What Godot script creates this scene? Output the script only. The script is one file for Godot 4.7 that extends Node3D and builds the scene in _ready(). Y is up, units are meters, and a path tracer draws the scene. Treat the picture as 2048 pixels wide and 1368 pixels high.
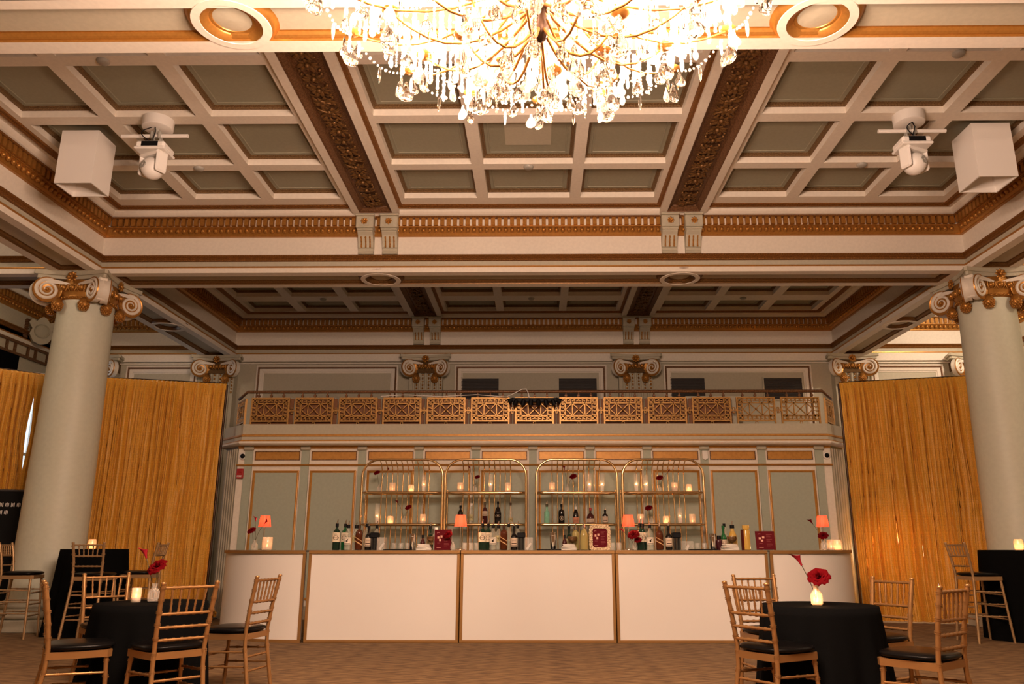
extends Node3D
# A gilded hotel ballroom with a white bar under a balcony, lit by a crystal chandelier. Units are metres, the camera looks towards -z.

var M := {}
var rng := RandomNumberGenerator.new()
var used := {}
var ceil_root: Node3D

class MB:
	var v := PackedVector3Array()
	var n := PackedVector3Array()
	var u := PackedVector2Array()
	func t3(a: Vector3, b: Vector3, c: Vector3, na: Vector3, nb: Vector3, nc: Vector3, ua := Vector2.ZERO, ub := Vector2.ZERO, uc := Vector2.ZERO) -> void:
		if (b - a).cross(c - a).dot(na + nb + nc) > 0.0:
			v.append(a); v.append(c); v.append(b)
			n.append(na); n.append(nc); n.append(nb)
			u.append(ua); u.append(uc); u.append(ub)
		else:
			v.append(a); v.append(b); v.append(c)
			n.append(na); n.append(nb); n.append(nc)
			u.append(ua); u.append(ub); u.append(uc)
	func quad(a: Vector3, b: Vector3, c: Vector3, d: Vector3, hint: Vector3) -> void:
		var m := (c - a).cross(d - b).normalized()
		if m.dot(hint) < 0.0: m = -m
		t3(a, b, c, m, m, m, Vector2(0, 1), Vector2(1, 1), Vector2(1, 0))
		t3(a, c, d, m, m, m, Vector2(0, 1), Vector2(1, 0), Vector2(0, 0))
	func box(c: Vector3, s: Vector3, B := Basis()) -> void:
		var h := s * 0.5
		for ax in 3:
			var e := [B.x * h.x, B.y * h.y, B.z * h.z]
			var a: Vector3 = e[ax]
			var p: Vector3 = e[(ax + 1) % 3]
			var q: Vector3 = e[(ax + 2) % 3]
			for sg in [1.0, -1.0]:
				quad(c + a * sg - p - q, c + a * sg + p - q, c + a * sg + p + q, c + a * sg - p + q, a * sg)
	func span(x0: float, x1: float, y0: float, y1: float, z0: float, z1: float) -> void:
		box(Vector3(x0 + x1, y0 + y1, z0 + z1) * 0.5, Vector3(absf(x1 - x0), absf(y1 - y0), absf(z1 - z0)))
	func cbox(c: Vector3, s: Vector3, b: float, B := Basis()) -> void:
		var h := s * 0.5
		var g := h - Vector3(b, b, b)
		var P := func(x: float, y: float, z: float) -> Vector3: return c + B * Vector3(x, y, z)
		for sg: float in [1.0, -1.0]:
			quad(P.call(sg * h.x, -g.y, -g.z), P.call(sg * h.x, g.y, -g.z), P.call(sg * h.x, g.y, g.z), P.call(sg * h.x, -g.y, g.z), B.x * sg)
			quad(P.call(-g.x, sg * h.y, -g.z), P.call(g.x, sg * h.y, -g.z), P.call(g.x, sg * h.y, g.z), P.call(-g.x, sg * h.y, g.z), B.y * sg)
			quad(P.call(-g.x, -g.y, sg * h.z), P.call(g.x, -g.y, sg * h.z), P.call(g.x, g.y, sg * h.z), P.call(-g.x, g.y, sg * h.z), B.z * sg)
			for sk: float in [1.0, -1.0]:
				quad(P.call(sg * h.x, sk * g.y, -g.z), P.call(sg * h.x, sk * g.y, g.z), P.call(sg * g.x, sk * h.y, g.z), P.call(sg * g.x, sk * h.y, -g.z), B * Vector3(sg, sk, 0))
				quad(P.call(sg * h.x, -g.y, sk * g.z), P.call(sg * h.x, g.y, sk * g.z), P.call(sg * g.x, g.y, sk * h.z), P.call(sg * g.x, -g.y, sk * h.z), B * Vector3(sg, 0, sk))
				quad(P.call(-g.x, sg * h.y, sk * g.z), P.call(g.x, sg * h.y, sk * g.z), P.call(g.x, sg * g.y, sk * h.z), P.call(-g.x, sg * g.y, sk * h.z), B * Vector3(0, sg, sk))
				for sl: float in [1.0, -1.0]:
					var m := (B * Vector3(sg, sk, sl)).normalized()
					t3(P.call(sg * h.x, sk * g.y, sl * g.z), P.call(sg * g.x, sk * h.y, sl * g.z), P.call(sg * g.x, sk * g.y, sl * h.z), m, m, m)
	func tube(path: Array, r, seg := 8, caps := true) -> void:
		var k := path.size()
		var dirs := []
		for i in k:
			dirs.append(((path[mini(i + 1, k - 1)] as Vector3) - (path[maxi(i - 1, 0)] as Vector3)).normalized())
		var d0: Vector3 = dirs[0]
		var x := (Vector3.RIGHT if absf(d0.x) < 0.8 else Vector3.UP)
		x = (x - d0 * x.dot(d0)).normalized()
		var pp := []
		var pn := []
		for i in k:
			var d: Vector3 = dirs[i]
			x = (x - d * x.dot(d)).normalized()
			var y := d.cross(x)
			var rr: float = r[i] if r is Array else r
			var row := []
			var rn := []
			for j in seg:
				var a := TAU * j / seg
				var m := x * cos(a) + y * sin(a)
				row.append((path[i] as Vector3) + m * rr); rn.append(m)
			if i > 0:
				for j in seg:
					var q := (j + 1) % seg
					t3(pp[j], row[j], row[q], pn[j], rn[j], rn[q])
					t3(pp[j], row[q], pp[q], pn[j], rn[q], pn[q])
			if caps and (i == 0 or i == k - 1):
				var m2 := -d if i == 0 else d
				for j in range(1, seg - 1):
					t3(row[0], row[j], row[j + 1], m2, m2, m2)
			pp = row; pn = rn
	func lathe(prof: Array, seg := 16, T := Transform3D()) -> void:
		var k := prof.size()
		var sn := []
		for i in k - 1:
			var d: Vector2 = (prof[i + 1] as Vector2) - (prof[i] as Vector2)
			sn.append(Vector2(d.y, -d.x).normalized())
		var cs := []
		for j in seg + 1: cs.append(Vector2(cos(TAU * j / seg), sin(TAU * j / seg)))
		for i in k - 1:
			var p: Vector2 = prof[i]
			var q: Vector2 = prof[i + 1]
			var m: Vector2 = sn[i]
			var mp := m
			var mq := m
			if i > 0 and m.dot(sn[i - 1]) > 0.6: mp = (m + (sn[i - 1] as Vector2)).normalized()
			if i < k - 2 and m.dot(sn[i + 1]) > 0.6: mq = (m + (sn[i + 1] as Vector2)).normalized()
			for j in seg:
				var c: Vector2 = cs[j]
				var e: Vector2 = cs[j + 1]
				var A := T * Vector3(p.x * c.x, p.y, p.x * c.y)
				var Bq := T * Vector3(p.x * e.x, p.y, p.x * e.y)
				var C := T * Vector3(q.x * e.x, q.y, q.x * e.y)
				var D := T * Vector3(q.x * c.x, q.y, q.x * c.y)
				var na := (T.basis * Vector3(mp.x * c.x, mp.y, mp.x * c.y)).normalized()
				var nb := (T.basis * Vector3(mp.x * e.x, mp.y, mp.x * e.y)).normalized()
				var nc := (T.basis * Vector3(mq.x * e.x, mq.y, mq.x * e.y)).normalized()
				var nd := (T.basis * Vector3(mq.x * c.x, mq.y, mq.x * c.y)).normalized()
				var u0 := Vector2(float(j) / seg, 1.0 - float(i) / (k - 1))
				var u1 := Vector2(float(j + 1) / seg, 1.0 - float(i + 1) / (k - 1))
				if p.x > 1e-6: t3(A, Bq, C, na, nb, nc, u0, Vector2(u1.x, u0.y), u1)
				if q.x > 1e-6: t3(A, C, D, na, nc, nd, u0, u1, Vector2(u0.x, u1.y))
	func ball(c: Vector3, r: Vector3, seg := 8, rings := 5, B := Basis()) -> void:
		var pr := []
		for i in rings + 1:
			var a := -PI / 2 + PI * i / rings
			pr.append(Vector2(cos(a) if i > 0 and i < rings else 0.0, sin(a)))
		lathe(pr, seg, Transform3D(B * Basis.from_scale(r), c))
	func grid(f: Callable, nu: int, nv: int, flip := 1.0, loop_u := false) -> void:
		var P := []
		for i in nu + 1:
			var row := PackedVector3Array()
			for j in nv + 1: row.append(f.call(float(i) / nu, float(j) / nv))
			P.append(row)
		var N := []
		for i in nu + 1:
			var row := PackedVector3Array()
			for j in nv + 1:
				var a: Vector3 = P[i + 1 if i < nu else (1 if loop_u else nu)][j]
				var b: Vector3 = P[i - 1 if i > 0 else (nu - 1 if loop_u else 0)][j]
				var du := a - b
				var dv: Vector3 = P[i][mini(j + 1, nv)] - P[i][maxi(j - 1, 0)]
				var m := du.cross(dv) * flip
				row.append(m.normalized() if m.length() > 1e-12 else Vector3.UP)
			N.append(row)
		for i in nu:
			for j in nv:
				var u0 := Vector2(float(i) / nu, 1.0 - float(j) / nv)
				var u1 := Vector2(float(i + 1) / nu, 1.0 - float(j + 1) / nv)
				t3(P[i][j], P[i + 1][j], P[i + 1][j + 1], N[i][j], N[i + 1][j], N[i + 1][j + 1], u0, Vector2(u1.x, u0.y), u1)
				t3(P[i][j], P[i + 1][j + 1], P[i][j + 1], N[i][j], N[i + 1][j + 1], N[i][j + 1], u0, u1, Vector2(u0.x, u1.y))
	func prism(poly: PackedVector2Array, d0: float, d1: float, T := Transform3D(), fn := Vector3(0, 0, 1)) -> void:
		# the outline stands in the local xy plane and runs from z = d0 to z = d1
		var ix := Geometry2D.triangulate_polygon(poly)
		var nz := T.basis * Vector3(0, 0, 1)
		for k in range(0, ix.size(), 3):
			var a := poly[ix[k]]
			var b := poly[ix[k + 1]]
			var c := poly[ix[k + 2]]
			t3(T * Vector3(a.x, a.y, d1), T * Vector3(b.x, b.y, d1), T * Vector3(c.x, c.y, d1), nz, nz, nz)
			t3(T * Vector3(a.x, a.y, d0), T * Vector3(b.x, b.y, d0), T * Vector3(c.x, c.y, d0), -nz, -nz, -nz)
		var s := -1.0 if Geometry2D.is_polygon_clockwise(poly) else 1.0
		for k in poly.size():
			var a := poly[k]
			var b := poly[(k + 1) % poly.size()]
			var o := Vector2(b.y - a.y, a.x - b.x) * s
			quad(T * Vector3(a.x, a.y, d0), T * Vector3(b.x, b.y, d0), T * Vector3(b.x, b.y, d1), T * Vector3(a.x, a.y, d1), T.basis * Vector3(o.x, o.y, 0))
	func ring(x0: float, x1: float, z0: float, z1: float, prof: Array) -> void:
		# an inward facing moulding round a rectangle; profile points are (inset, height)
		var cx := (x0 + x1) / 2
		var cz := (z0 + z1) / 2
		for i in prof.size() - 1:
			var a: Vector2 = prof[i]
			var b: Vector2 = prof[i + 1]
			var A := [Vector3(x0 + a.x, a.y, z0 - a.x), Vector3(x1 - a.x, a.y, z0 - a.x), Vector3(x1 - a.x, a.y, z1 + a.x), Vector3(x0 + a.x, a.y, z1 + a.x)]
			var C := [Vector3(x0 + b.x, b.y, z0 - b.x), Vector3(x1 - b.x, b.y, z0 - b.x), Vector3(x1 - b.x, b.y, z1 + b.x), Vector3(x0 + b.x, b.y, z1 + b.x)]
			for k in 4:
				var q := (k + 1) % 4
				var mid: Vector3 = (A[k] + A[q]) / 2
				quad(A[k], A[q], C[q], C[k], Vector3(cx - mid.x, -0.3 - (a.y + b.y) / 2 + minf(a.y, b.y), cz - mid.z))
	func run(prof: Array, p0: Vector3, p1: Vector3, out: Vector3, m0 := 0.0, m1 := 0.0) -> void:
		# a straight moulding; profile points are (distance outwards, height); m0 and m1 lengthen the ends by that share of the distance
		var d := (p1 - p0).normalized()
		for i in prof.size() - 1:
			var a: Vector2 = prof[i]
			var b: Vector2 = prof[i + 1]
			var e := b - a
			quad(p0 + out * a.x + Vector3(0, a.y, 0) - d * m0 * a.x, p1 + out * a.x + Vector3(0, a.y, 0) + d * m1 * a.x, p1 + out * b.x + Vector3(0, b.y, 0) + d * m1 * b.x, p0 + out * b.x + Vector3(0, b.y, 0) - d * m0 * b.x, out * e.y + Vector3(0, -e.x, 0))
	func mesh(m: Material = null) -> ArrayMesh:
		var am := ArrayMesh.new()
		var a := []
		a.resize(Mesh.ARRAY_MAX)
		a[Mesh.ARRAY_VERTEX] = v; a[Mesh.ARRAY_NORMAL] = n; a[Mesh.ARRAY_TEX_UV] = u
		am.add_surface_from_arrays(Mesh.PRIMITIVE_TRIANGLES, a)
		if m: am.surface_set_material(0, m)
		return am

# ---------- scene graph helpers ----------
func numbered(called: String) -> String:
	var k: int = used.get(called, 0)
	used[called] = k + 1
	return called if k == 0 else "%s_%03d" % [called, k]

func inst(called: String, mesh: Mesh, mat: Material, parent: Node3D = null, at := Vector3.ZERO, turn := Basis()) -> MeshInstance3D:
	var o := MeshInstance3D.new()
	o.mesh = mesh
	if mat: o.material_override = mat
	o.transform = Transform3D(turn, at)
	if parent == null:
		o.name = numbered(called); add_child(o)
	else:
		o.name = called; parent.add_child(o, true)
	return o

func obj(called: String, b: MB, mat: Material, parent: Node3D = null, at := Vector3.ZERO, turn := Basis()) -> MeshInstance3D:
	return inst(called, b.mesh(), mat, parent, at, turn)

func tag(o: Node3D, label: String, category: String, group := "") -> Node3D:
	o.set_meta("label", label); o.set_meta("category", category)
	if group: o.set_meta("group", group)
	return o

func thing(called: String, label: String, category: String, at := Vector3.ZERO, turn := 0.0, group := "") -> Node3D:
	var o := Node3D.new()
	o.name = numbered(called); add_child(o)
	o.position = at; o.rotation.y = turn
	return tag(o, label, category, group)

func dup(r: Node3D, label: String, at: Vector3, turn := 0.0) -> Node3D:
	var o: Node3D = r.duplicate()
	o.name = numbered(String(r.name).rstrip("0123456789").trim_suffix("_")); add_child(o)
	o.position = at; o.rotation.y = turn
	o.set_meta("label", label)
	return o

func struct(o: Node3D) -> Node3D:
	o.set_meta("kind", "structure")
	return o

func struct_root(called: String) -> Node3D:
	var o := Node3D.new()
	o.name = numbered(called); add_child(o)
	return struct(o)

func stuff(o: Node3D) -> Node3D:
	o.set_meta("kind", "stuff")
	return o

# ---------- materials ----------
func noise(seed_: int, freq: float, oct := 4, kind := FastNoiseLite.TYPE_SIMPLEX_SMOOTH) -> FastNoiseLite:
	var f := FastNoiseLite.new()
	f.seed = seed_; f.frequency = freq; f.fractal_octaves = oct; f.noise_type = kind
	return f

func ntex(f: FastNoiseLite, size := 512, cols: Array = [], offs: Array = [], bump := 0.0) -> NoiseTexture2D:
	var t := NoiseTexture2D.new()
	t.noise = f; t.width = size; t.height = size; t.seamless = true
	if cols:
		var g := Gradient.new()
		g.colors = PackedColorArray(cols); g.offsets = PackedFloat32Array(offs)
		t.color_ramp = g
	if bump > 0.0:
		t.as_normal_map = true; t.bump_strength = bump
	return t

func mat(name_: String, c: Color, rough := 0.6, metal := 0.0) -> StandardMaterial3D:
	var m := StandardMaterial3D.new()
	m.resource_name = name_; m.albedo_color = c; m.roughness = rough; m.metallic = metal
	M[name_] = m
	return m

func lin(r: float, g: float, b: float) -> Color:
	return Color(r, g, b).linear_to_srgb()

func textured(m: StandardMaterial3D, t: Texture2D, s: Vector3, world := true) -> StandardMaterial3D:
	m.albedo_texture = t
	m.uv1_triplanar = true; m.uv1_world_triplanar = world; m.uv1_scale = s
	return m

func relief(m: StandardMaterial3D, t: Texture2D, cm: float) -> StandardMaterial3D:
	m.heightmap_enabled = true; m.heightmap_texture = t; m.heightmap_scale = cm
	return m

func glow(name_: String, c: Color, e: float, base := Color(1, 0.95, 0.9)) -> StandardMaterial3D:
	var m := mat(name_, base, 0.5)
	m.emission_enabled = true; m.emission = c; m.emission_energy_multiplier = e
	return m

func pane(name_: String, c: Color, a: float, rough := 0.03) -> StandardMaterial3D:
	var m := mat(name_, Color(c, a), rough)
	m.transparency = BaseMaterial3D.TRANSPARENCY_ALPHA
	return m

func lamp(parent: Node3D, at: Vector3, c: Color, e: float, size := 0.04) -> OmniLight3D:
	var l := OmniLight3D.new()
	l.name = "bulb_light"
	l.light_color = c; l.light_energy = e; l.light_size = size; l.omni_range = 40.0; l.omni_attenuation = 2.0; l.shadow_enabled = true
	l.position = at
	parent.add_child(l, true)
	return l

const WARM := Color(1.0, 0.845, 0.745)

func make_materials() -> void:
	var grit := ntex(noise(3, 0.02, 5), 512)
	var speck := ntex(noise(5, 0.05, 4), 512, [Color(0.97, 0.97, 0.97), Color(1, 1, 1)], [0.2, 0.8])
	textured(mat("cream", lin(0.76, 0.70, 0.60), 0.62), speck, Vector3(0.6, 0.6, 0.6))
	textured(mat("sage_bounce", lin(0.285, 0.275, 0.195), 0.6), speck, Vector3(0.6, 0.6, 0.6))  # coffer copy of the wall sage, orange floor bounce tinted into its colour
	textured(mat("sage_wall", lin(0.37, 0.41, 0.325), 0.6), speck, Vector3(0.6, 0.6, 0.6))
	textured(mat("stone", lin(0.46, 0.425, 0.32), 0.6), speck, Vector3(0.6, 0.6, 0.6))
	textured(mat("column", lin(0.60, 0.61, 0.49), 0.5), speck, Vector3(0.5, 0.5, 0.5))
	var gcol := ntex(noise(9, 0.03, 4), 256, [Color(0.66, 0.6, 0.52), Color(1, 1, 1)], [0.25, 0.75])
	var gsoft := ntex(noise(10, 0.02, 4), 256, [Color(0.94, 0.93, 0.91), Color(1, 1, 1)], [0.3, 0.7])
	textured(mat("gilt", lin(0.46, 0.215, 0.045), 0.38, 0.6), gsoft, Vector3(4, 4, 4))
	textured(mat("gilt_rail", lin(0.50, 0.275, 0.085), 0.40, 0.5), gsoft, Vector3(4, 4, 4))
	textured(mat("gilt_carved", lin(0.36, 0.16, 0.034), 0.42, 0.5), gcol, Vector3(9, 9, 9))
	textured(mat("gilt_dark", lin(0.24, 0.125, 0.04), 0.42, 0.5), gcol, Vector3(9, 9, 9))  # carved leafwork; also the shaded copy of gilt on side and rear soffits
	textured(mat("gilt_dull", lin(0.27, 0.165, 0.065), 0.5, 0.3), gcol, Vector3(9, 9, 9))
	var lump := ntex(noise(12, 0.035, 3, FastNoiseLite.TYPE_CELLULAR), 256)
	relief(M.gilt_carved, lump, 1.2)
	relief(M.gilt_dull, lump, 1.2)
	textured(mat("gilt_paint", lin(0.52, 0.25, 0.05), 0.45, 0.3), gsoft, Vector3(2, 2, 2))
	textured(mat("gilt_brown", lin(0.23, 0.115, 0.05), 0.5, 0.3), gcol, Vector3(5, 5, 5))
	mat("brown_board", lin(0.20, 0.08, 0.028), 0.6)
	var carpet := ntex(noise(21, 0.012, 6), 1024, [Color(0.62, 0.56, 0.5), Color(0.86, 0.83, 0.78), Color(1, 1, 1)], [0.28, 0.5, 0.75])
	textured(mat("carpet", lin(0.235, 0.142, 0.06), 0.95), carpet, Vector3(0.33, 0.5, 2.3))
	relief(M.carpet, grit, 0.5)
	var weave := ntex(noise(31, 0.03, 5), 512, [Color(0.62, 0.58, 0.52), Color(0.9, 0.88, 0.85), Color(1, 1, 1)], [0.25, 0.5, 0.78])
	textured(mat("gold_drape", lin(0.96, 0.50, 0.058), 0.5, 0.0), weave, Vector3(14, 4.5, 14))
	M.gold_drape.rim_enabled = true; M.gold_drape.rim = 0.5; M.gold_drape.rim_tint = 0.6
	M.gold_drape.backlight_enabled = true; M.gold_drape.backlight = Color(0.34, 0.25, 0.08)
	mat("black_cloth", lin(0.0035, 0.0035, 0.0035), 0.95)
	mat("black_void", lin(0.003, 0.003, 0.004), 0.95)
	mat("black_leather", lin(0.004, 0.0035, 0.0035), 0.28)
	mat("chair_gold", lin(0.36, 0.185, 0.066), 0.33, 0.6)
	mat("stool_gold", lin(0.40, 0.25, 0.12), 0.36, 0.55)
	mat("bar_white", lin(0.78, 0.745, 0.69), 0.38)
	mat("bar_gold", lin(0.36, 0.19, 0.06), 0.42, 0.5)
	mat("bar_top", lin(0.30, 0.28, 0.22), 0.12, 0.3)
	mat("brass", lin(0.78, 0.53, 0.26), 0.2, 0.95)
	mat("chrome", lin(0.75, 0.72, 0.68), 0.12, 1.0)
	mat("black", lin(0.006, 0.006, 0.0065), 0.5)
	mat("bronze", lin(0.06, 0.03, 0.015), 0.4, 0.6)
	mat("white_plastic", lin(0.74, 0.71, 0.66), 0.42)
	mat("grey_plastic", lin(0.34, 0.33, 0.29), 0.5)
	mat("grille", lin(0.035, 0.03, 0.028), 0.6)
	mat("red", lin(0.35, 0.012, 0.012), 0.45)
	mat("petal", lin(0.11, 0.002, 0.004), 0.7)
	mat("petal_pink", lin(0.30, 0.016, 0.025), 0.6)
	mat("stem", lin(0.07, 0.06, 0.025), 0.6)
	mat("maroon", lin(0.105, 0.008, 0.012), 0.4)
	textured(mat("frame_cream", lin(0.80, 0.62, 0.38), 0.45), gcol, Vector3(6, 6, 6))
	mat("napkin", lin(0.75, 0.70, 0.62), 0.9)
	mat("wax", lin(0.82, 0.76, 0.66), 0.5)
	M.wax.subsurf_scatter_enabled = true; M.wax.subsurf_scatter_strength = 0.4
	pane("glass", Color(1, 1, 1), 0.05, 0.02)
	pane("frosted", Color(1.0, 0.92, 0.82), 0.36, 0.14)
	pane("glass_smoke", Color(0.40, 0.27, 0.12), 0.45, 0.05)
	pane("glass_dark", Color(0.12, 0.12, 0.13), 0.6, 0.05)
	pane("crystal", Color(1, 0.97, 0.92), 0.10, 0.04)
	pane("crystal_glow", Color(1, 0.97, 0.92), 0.22, 0.05)
	pane("shelf_glass", Color(0.5, 0.55, 0.5), 0.22, 0.03)
	var gl := mat("crystal_cut", Color(1, 0.99, 0.97, 0.0), 0.02)
	gl.refraction_enabled = true; gl.refraction_scale = 0.05
	for q in ["maroon", "petal", "petal_pink", "black_cloth", "black_void"]: M[q].metallic_specular = 0.12
	M.black_leather.metallic_specular = 0.25; M.black.metallic_specular = 0.25
	mat("bottle_green", lin(0.006, 0.022, 0.012), 0.08)
	mat("bottle_bright_green", lin(0.01, 0.10, 0.03), 0.08)
	mat("bottle_dark", lin(0.010, 0.007, 0.006), 0.08)
	mat("bottle_amber", lin(0.075, 0.018, 0.005), 0.1)
	mat("bottle_red", lin(0.06, 0.012, 0.012), 0.1)
	mat("bottle_purple", lin(0.05, 0.006, 0.012), 0.1)
	mat("juice_yellow", lin(0.55, 0.34, 0.07), 0.15)
	mat("juice_pale", lin(0.36, 0.29, 0.10), 0.15)
	pane("bottle_clear", Color(0.9, 0.9, 0.82), 0.16, 0.04)
	pane("bottle_aqua", Color(0.45, 0.85, 0.7), 0.42, 0.05)
	glow("flame", Color(1.0, 0.72, 0.42), 9.0)
	glow("candle_glow", Color(1.0, 0.70, 0.42), 2.6, Color(1, 0.9, 0.8))
	glow("bulb_glow", Color(1.0, 0.80, 0.62), 30.0)
	glow("lamp_shade_glow", Color(1.0, 0.17, 0.10), 0.3, lin(0.80, 0.085, 0.055))
	M.lamp_shade_glow.backlight_enabled = true; M.lamp_shade_glow.backlight = Color(0.9, 0.26, 0.19)
	glow("window_daylight", Color(0.75, 0.88, 1.0), 1.6)

const CH_E := 3.7   # energy of each lit chandelier bulb

func _ready() -> void:
	# camera: an eye at 1.12 m looking up by 14.65 degrees, the lens shifted a little sideways
	var cam := Camera3D.new()
	cam.name = "camera"
	add_child(cam)
	cam.projection = Camera3D.PROJECTION_FRUSTUM
	cam.near = 0.05; cam.far = 100.0
	var f := 1564.0
	cam.size = 1368.0 / f * cam.near
	cam.frustum_offset = Vector2(-34.0 / f * cam.near, 0.0)
	cam.position = Vector3(0, 1.12, 0)
	cam.rotation = Vector3(deg_to_rad(14.65), deg_to_rad(0.55), 0)
	cam.current = true
	var we := WorldEnvironment.new()
	we.name = "environment"
	var e := Environment.new()
	e.background_mode = Environment.BG_COLOR
	e.background_color = Color(0.01, 0.01, 0.012)
	e.tonemap_mode = Environment.TONE_MAPPER_LINEAR
	e.tonemap_exposure = 1.0
	e.sdfgi_enabled = true; e.ssao_enabled = true; e.ssil_enabled = true
	we.environment = e
	add_child(we)
	# ceiling lamps of the side aisles, out of the picture: cooler than the chandelier
	make_materials()
	aisle_light(Vector3(9.0, 6.0, -14.2), Color(1.0, 0.9, 0.8), 6.5, "in the far right aisle")
	aisle_light(Vector3(-9.0, 5.99, -8.2), Color(1.0, 0.9, 0.8), 2.2, "in the left aisle")
	aisle_light(Vector3(9.0, 6.0, -8.6), Color(1.0, 0.88, 0.76), 3.0, "in the near right aisle")
	aisle_light(Vector3(-7.85, 5.5, -12.9), Color(1.0, 0.9, 0.8), 1.6, "added unseen behind the left column to light the aisle")  # added fill lamp, hidden by the column, brightens the aisle and cartouche
	build_shell()
	build_rear_wall()
	build_balcony()
	build_furniture()
	build_bar()
	build_chandelier()
	build_fittings()

# ---------- the hall ----------
const XL := -6.67      # inner faces of the beams over the nave
const XR := 6.52
const HB := 5.17       # underside of the beams
const HC := 6.12       # underside of the ceiling ribs

func flat(b: MB, x0: float, x1: float, z0: float, z1: float, h: float) -> void:
	b.quad(Vector3(x0, h, z0), Vector3(x1, h, z0), Vector3(x1, h, z1), Vector3(x0, h, z1), Vector3.DOWN)

func lattice(b: MB, x0: float, x1: float, z0: float, z1: float, cols: Array, rows: Array) -> void:
	# the flat underside of the ribs, with a well for every coffer (z runs from near z0 down to far z1)
	var x := x0
	for c in cols + [[x1, x1]]:
		if c[0] > x + 0.001: flat(b, x, c[0], z0, z1, HC)
		if c[0] < c[1]:
			var z := z0
			for r in rows + [[z1, z1]]:
				if r[0] < z - 0.001: flat(b, c[0], c[1], z, r[0], HC)
				z = r[1]
		x = c[1]
	for c in cols:
		for r in rows:
			b.ring(c[0], c[1], r[0], r[1], [Vector2(0, HC), Vector2(0, HC + 0.085)])

func coffers(cols: Array, rows: Array) -> void:
	for c in cols:
		for r in rows:
			var p := MB.new()
			flat(p, c[0] + 0.045, c[1] - 0.045, r[0] - 0.045, r[1] + 0.045, HC + 0.125)
			var o := obj("coffer_panel", p, M.sage_bounce, ceil_root)
			var g := MB.new()
			g.ring(c[0], c[1], r[0], r[1], [Vector2(0, HC + 0.085), Vector2(0.018, HC + 0.088), Vector2(0.03, HC + 0.108), Vector2(0.045, HC + 0.112), Vector2(0.048, HC + 0.125)])
			obj("coffer_moulding", g, M.gilt_dull, o)
			g = MB.new()
			g.ring(c[0] + 0.10, c[1] - 0.10, r[0] - 0.10, r[1] + 0.10, [Vector2(-0.012, HC + 0.125), Vector2(-0.008, HC + 0.117), Vector2(0.008, HC + 0.117), Vector2(0.012, HC + 0.125)])
			obj("panel_bead", g, M.sage_bounce, o)

func entablature(k: int, x0: float, x1: float, z0: float, z1: float) -> void:
	var t := struct_root("trim_%d" % k)
	var add := func(nm: String, prof: Array, m: Material) -> void:
		var b := MB.new()
		b.ring(x0, x1, z0, z1, prof)
		obj(nm, b, m, t)
	add.call("lip", [Vector2(0, 5.17), Vector2(0, 5.25)], M.cream)
	add.call("bead", [Vector2(0, 5.25), Vector2(0.014, 5.256), Vector2(0.014, 5.272), Vector2(-0.03, 5.28)], M.gilt)
	add.call("fascia", [Vector2(-0.03, 5.28), Vector2(-0.03, 5.36)], M.stone)
	add.call("leaf_moulding", [Vector2(-0.03, 5.36), Vector2(0.0, 5.368), Vector2(0.012, 5.385), Vector2(0.0, 5.40), Vector2(0.0, 5.41), Vector2(0.03, 5.43), Vector2(0.03, 5.45), Vector2(-0.06, 5.462)], M.gilt_carved)
	add.call("frieze", [Vector2(-0.06, 5.462), Vector2(-0.06, 5.77)], M.cream)
	add.call("egg_moulding", [Vector2(-0.06, 5.77), Vector2(-0.02, 5.775), Vector2(-0.02, 5.79), Vector2(0.0, 5.82), Vector2(0.04, 5.87), Vector2(0.06, 5.885), Vector2(0.075, 5.885), Vector2(0.075, 5.90)], M.gilt)
	add.call("dentil_ground", [Vector2(0.075, 5.90), Vector2(0.05, 5.90), Vector2(0.05, 6.02)], M.cream)
	add.call("top_bead", [Vector2(0.05, 6.02), Vector2(0.125, 6.02), Vector2(0.135, 6.03), Vector2(0.135, 6.04), Vector2(0.12, 6.045)], M.gilt_carved)
	add.call("cove", [Vector2(0.12, 6.045), Vector2(0.15, 6.055), Vector2(0.18, 6.08), Vector2(0.195, 6.10), Vector2(0.20, 6.12), Vector2(0.27, 6.12)], M.cream)
	var d := MB.new()
	var e := MB.new()
	for s in 4:
		var horizontal := s < 2
		var L := (x1 - x0) if horizontal else (z0 - z1)
		var cnt := int(round((L - 0.2) / 0.098))
		for i in cnt:
			var q := -L / 2 + 0.1 + (L - 0.2) * (i + 0.5) / cnt
			var at: Vector3
			var sz: Vector3
			if horizontal:
				var zz := z0 - 0.08 if s == 0 else z1 + 0.08
				at = Vector3((x0 + x1) / 2 + q, 5.962, zz); sz = Vector3(0.060, 0.116, 0.06)
			else:
				var xx := x0 + 0.08 if s == 2 else x1 - 0.08
				at = Vector3(xx, 5.962, (z0 + z1) / 2 + q); sz = Vector3(0.06, 0.116, 0.060)
			d.box(at, sz)
			var inn := Vector3(at.x, 5.842, at.z) + (Vector3(0, 0, 0.035 if s == 0 else -0.035) if horizontal else Vector3(-0.035 if s == 2 else 0.035, 0, 0))
			e.ball(inn, Vector3(0.034, 0.042, 0.034), 7, 4)
	stuff(obj("dentils", d, M.gilt, t))
	stuff(obj("eggs", e, M.gilt, t))

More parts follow.
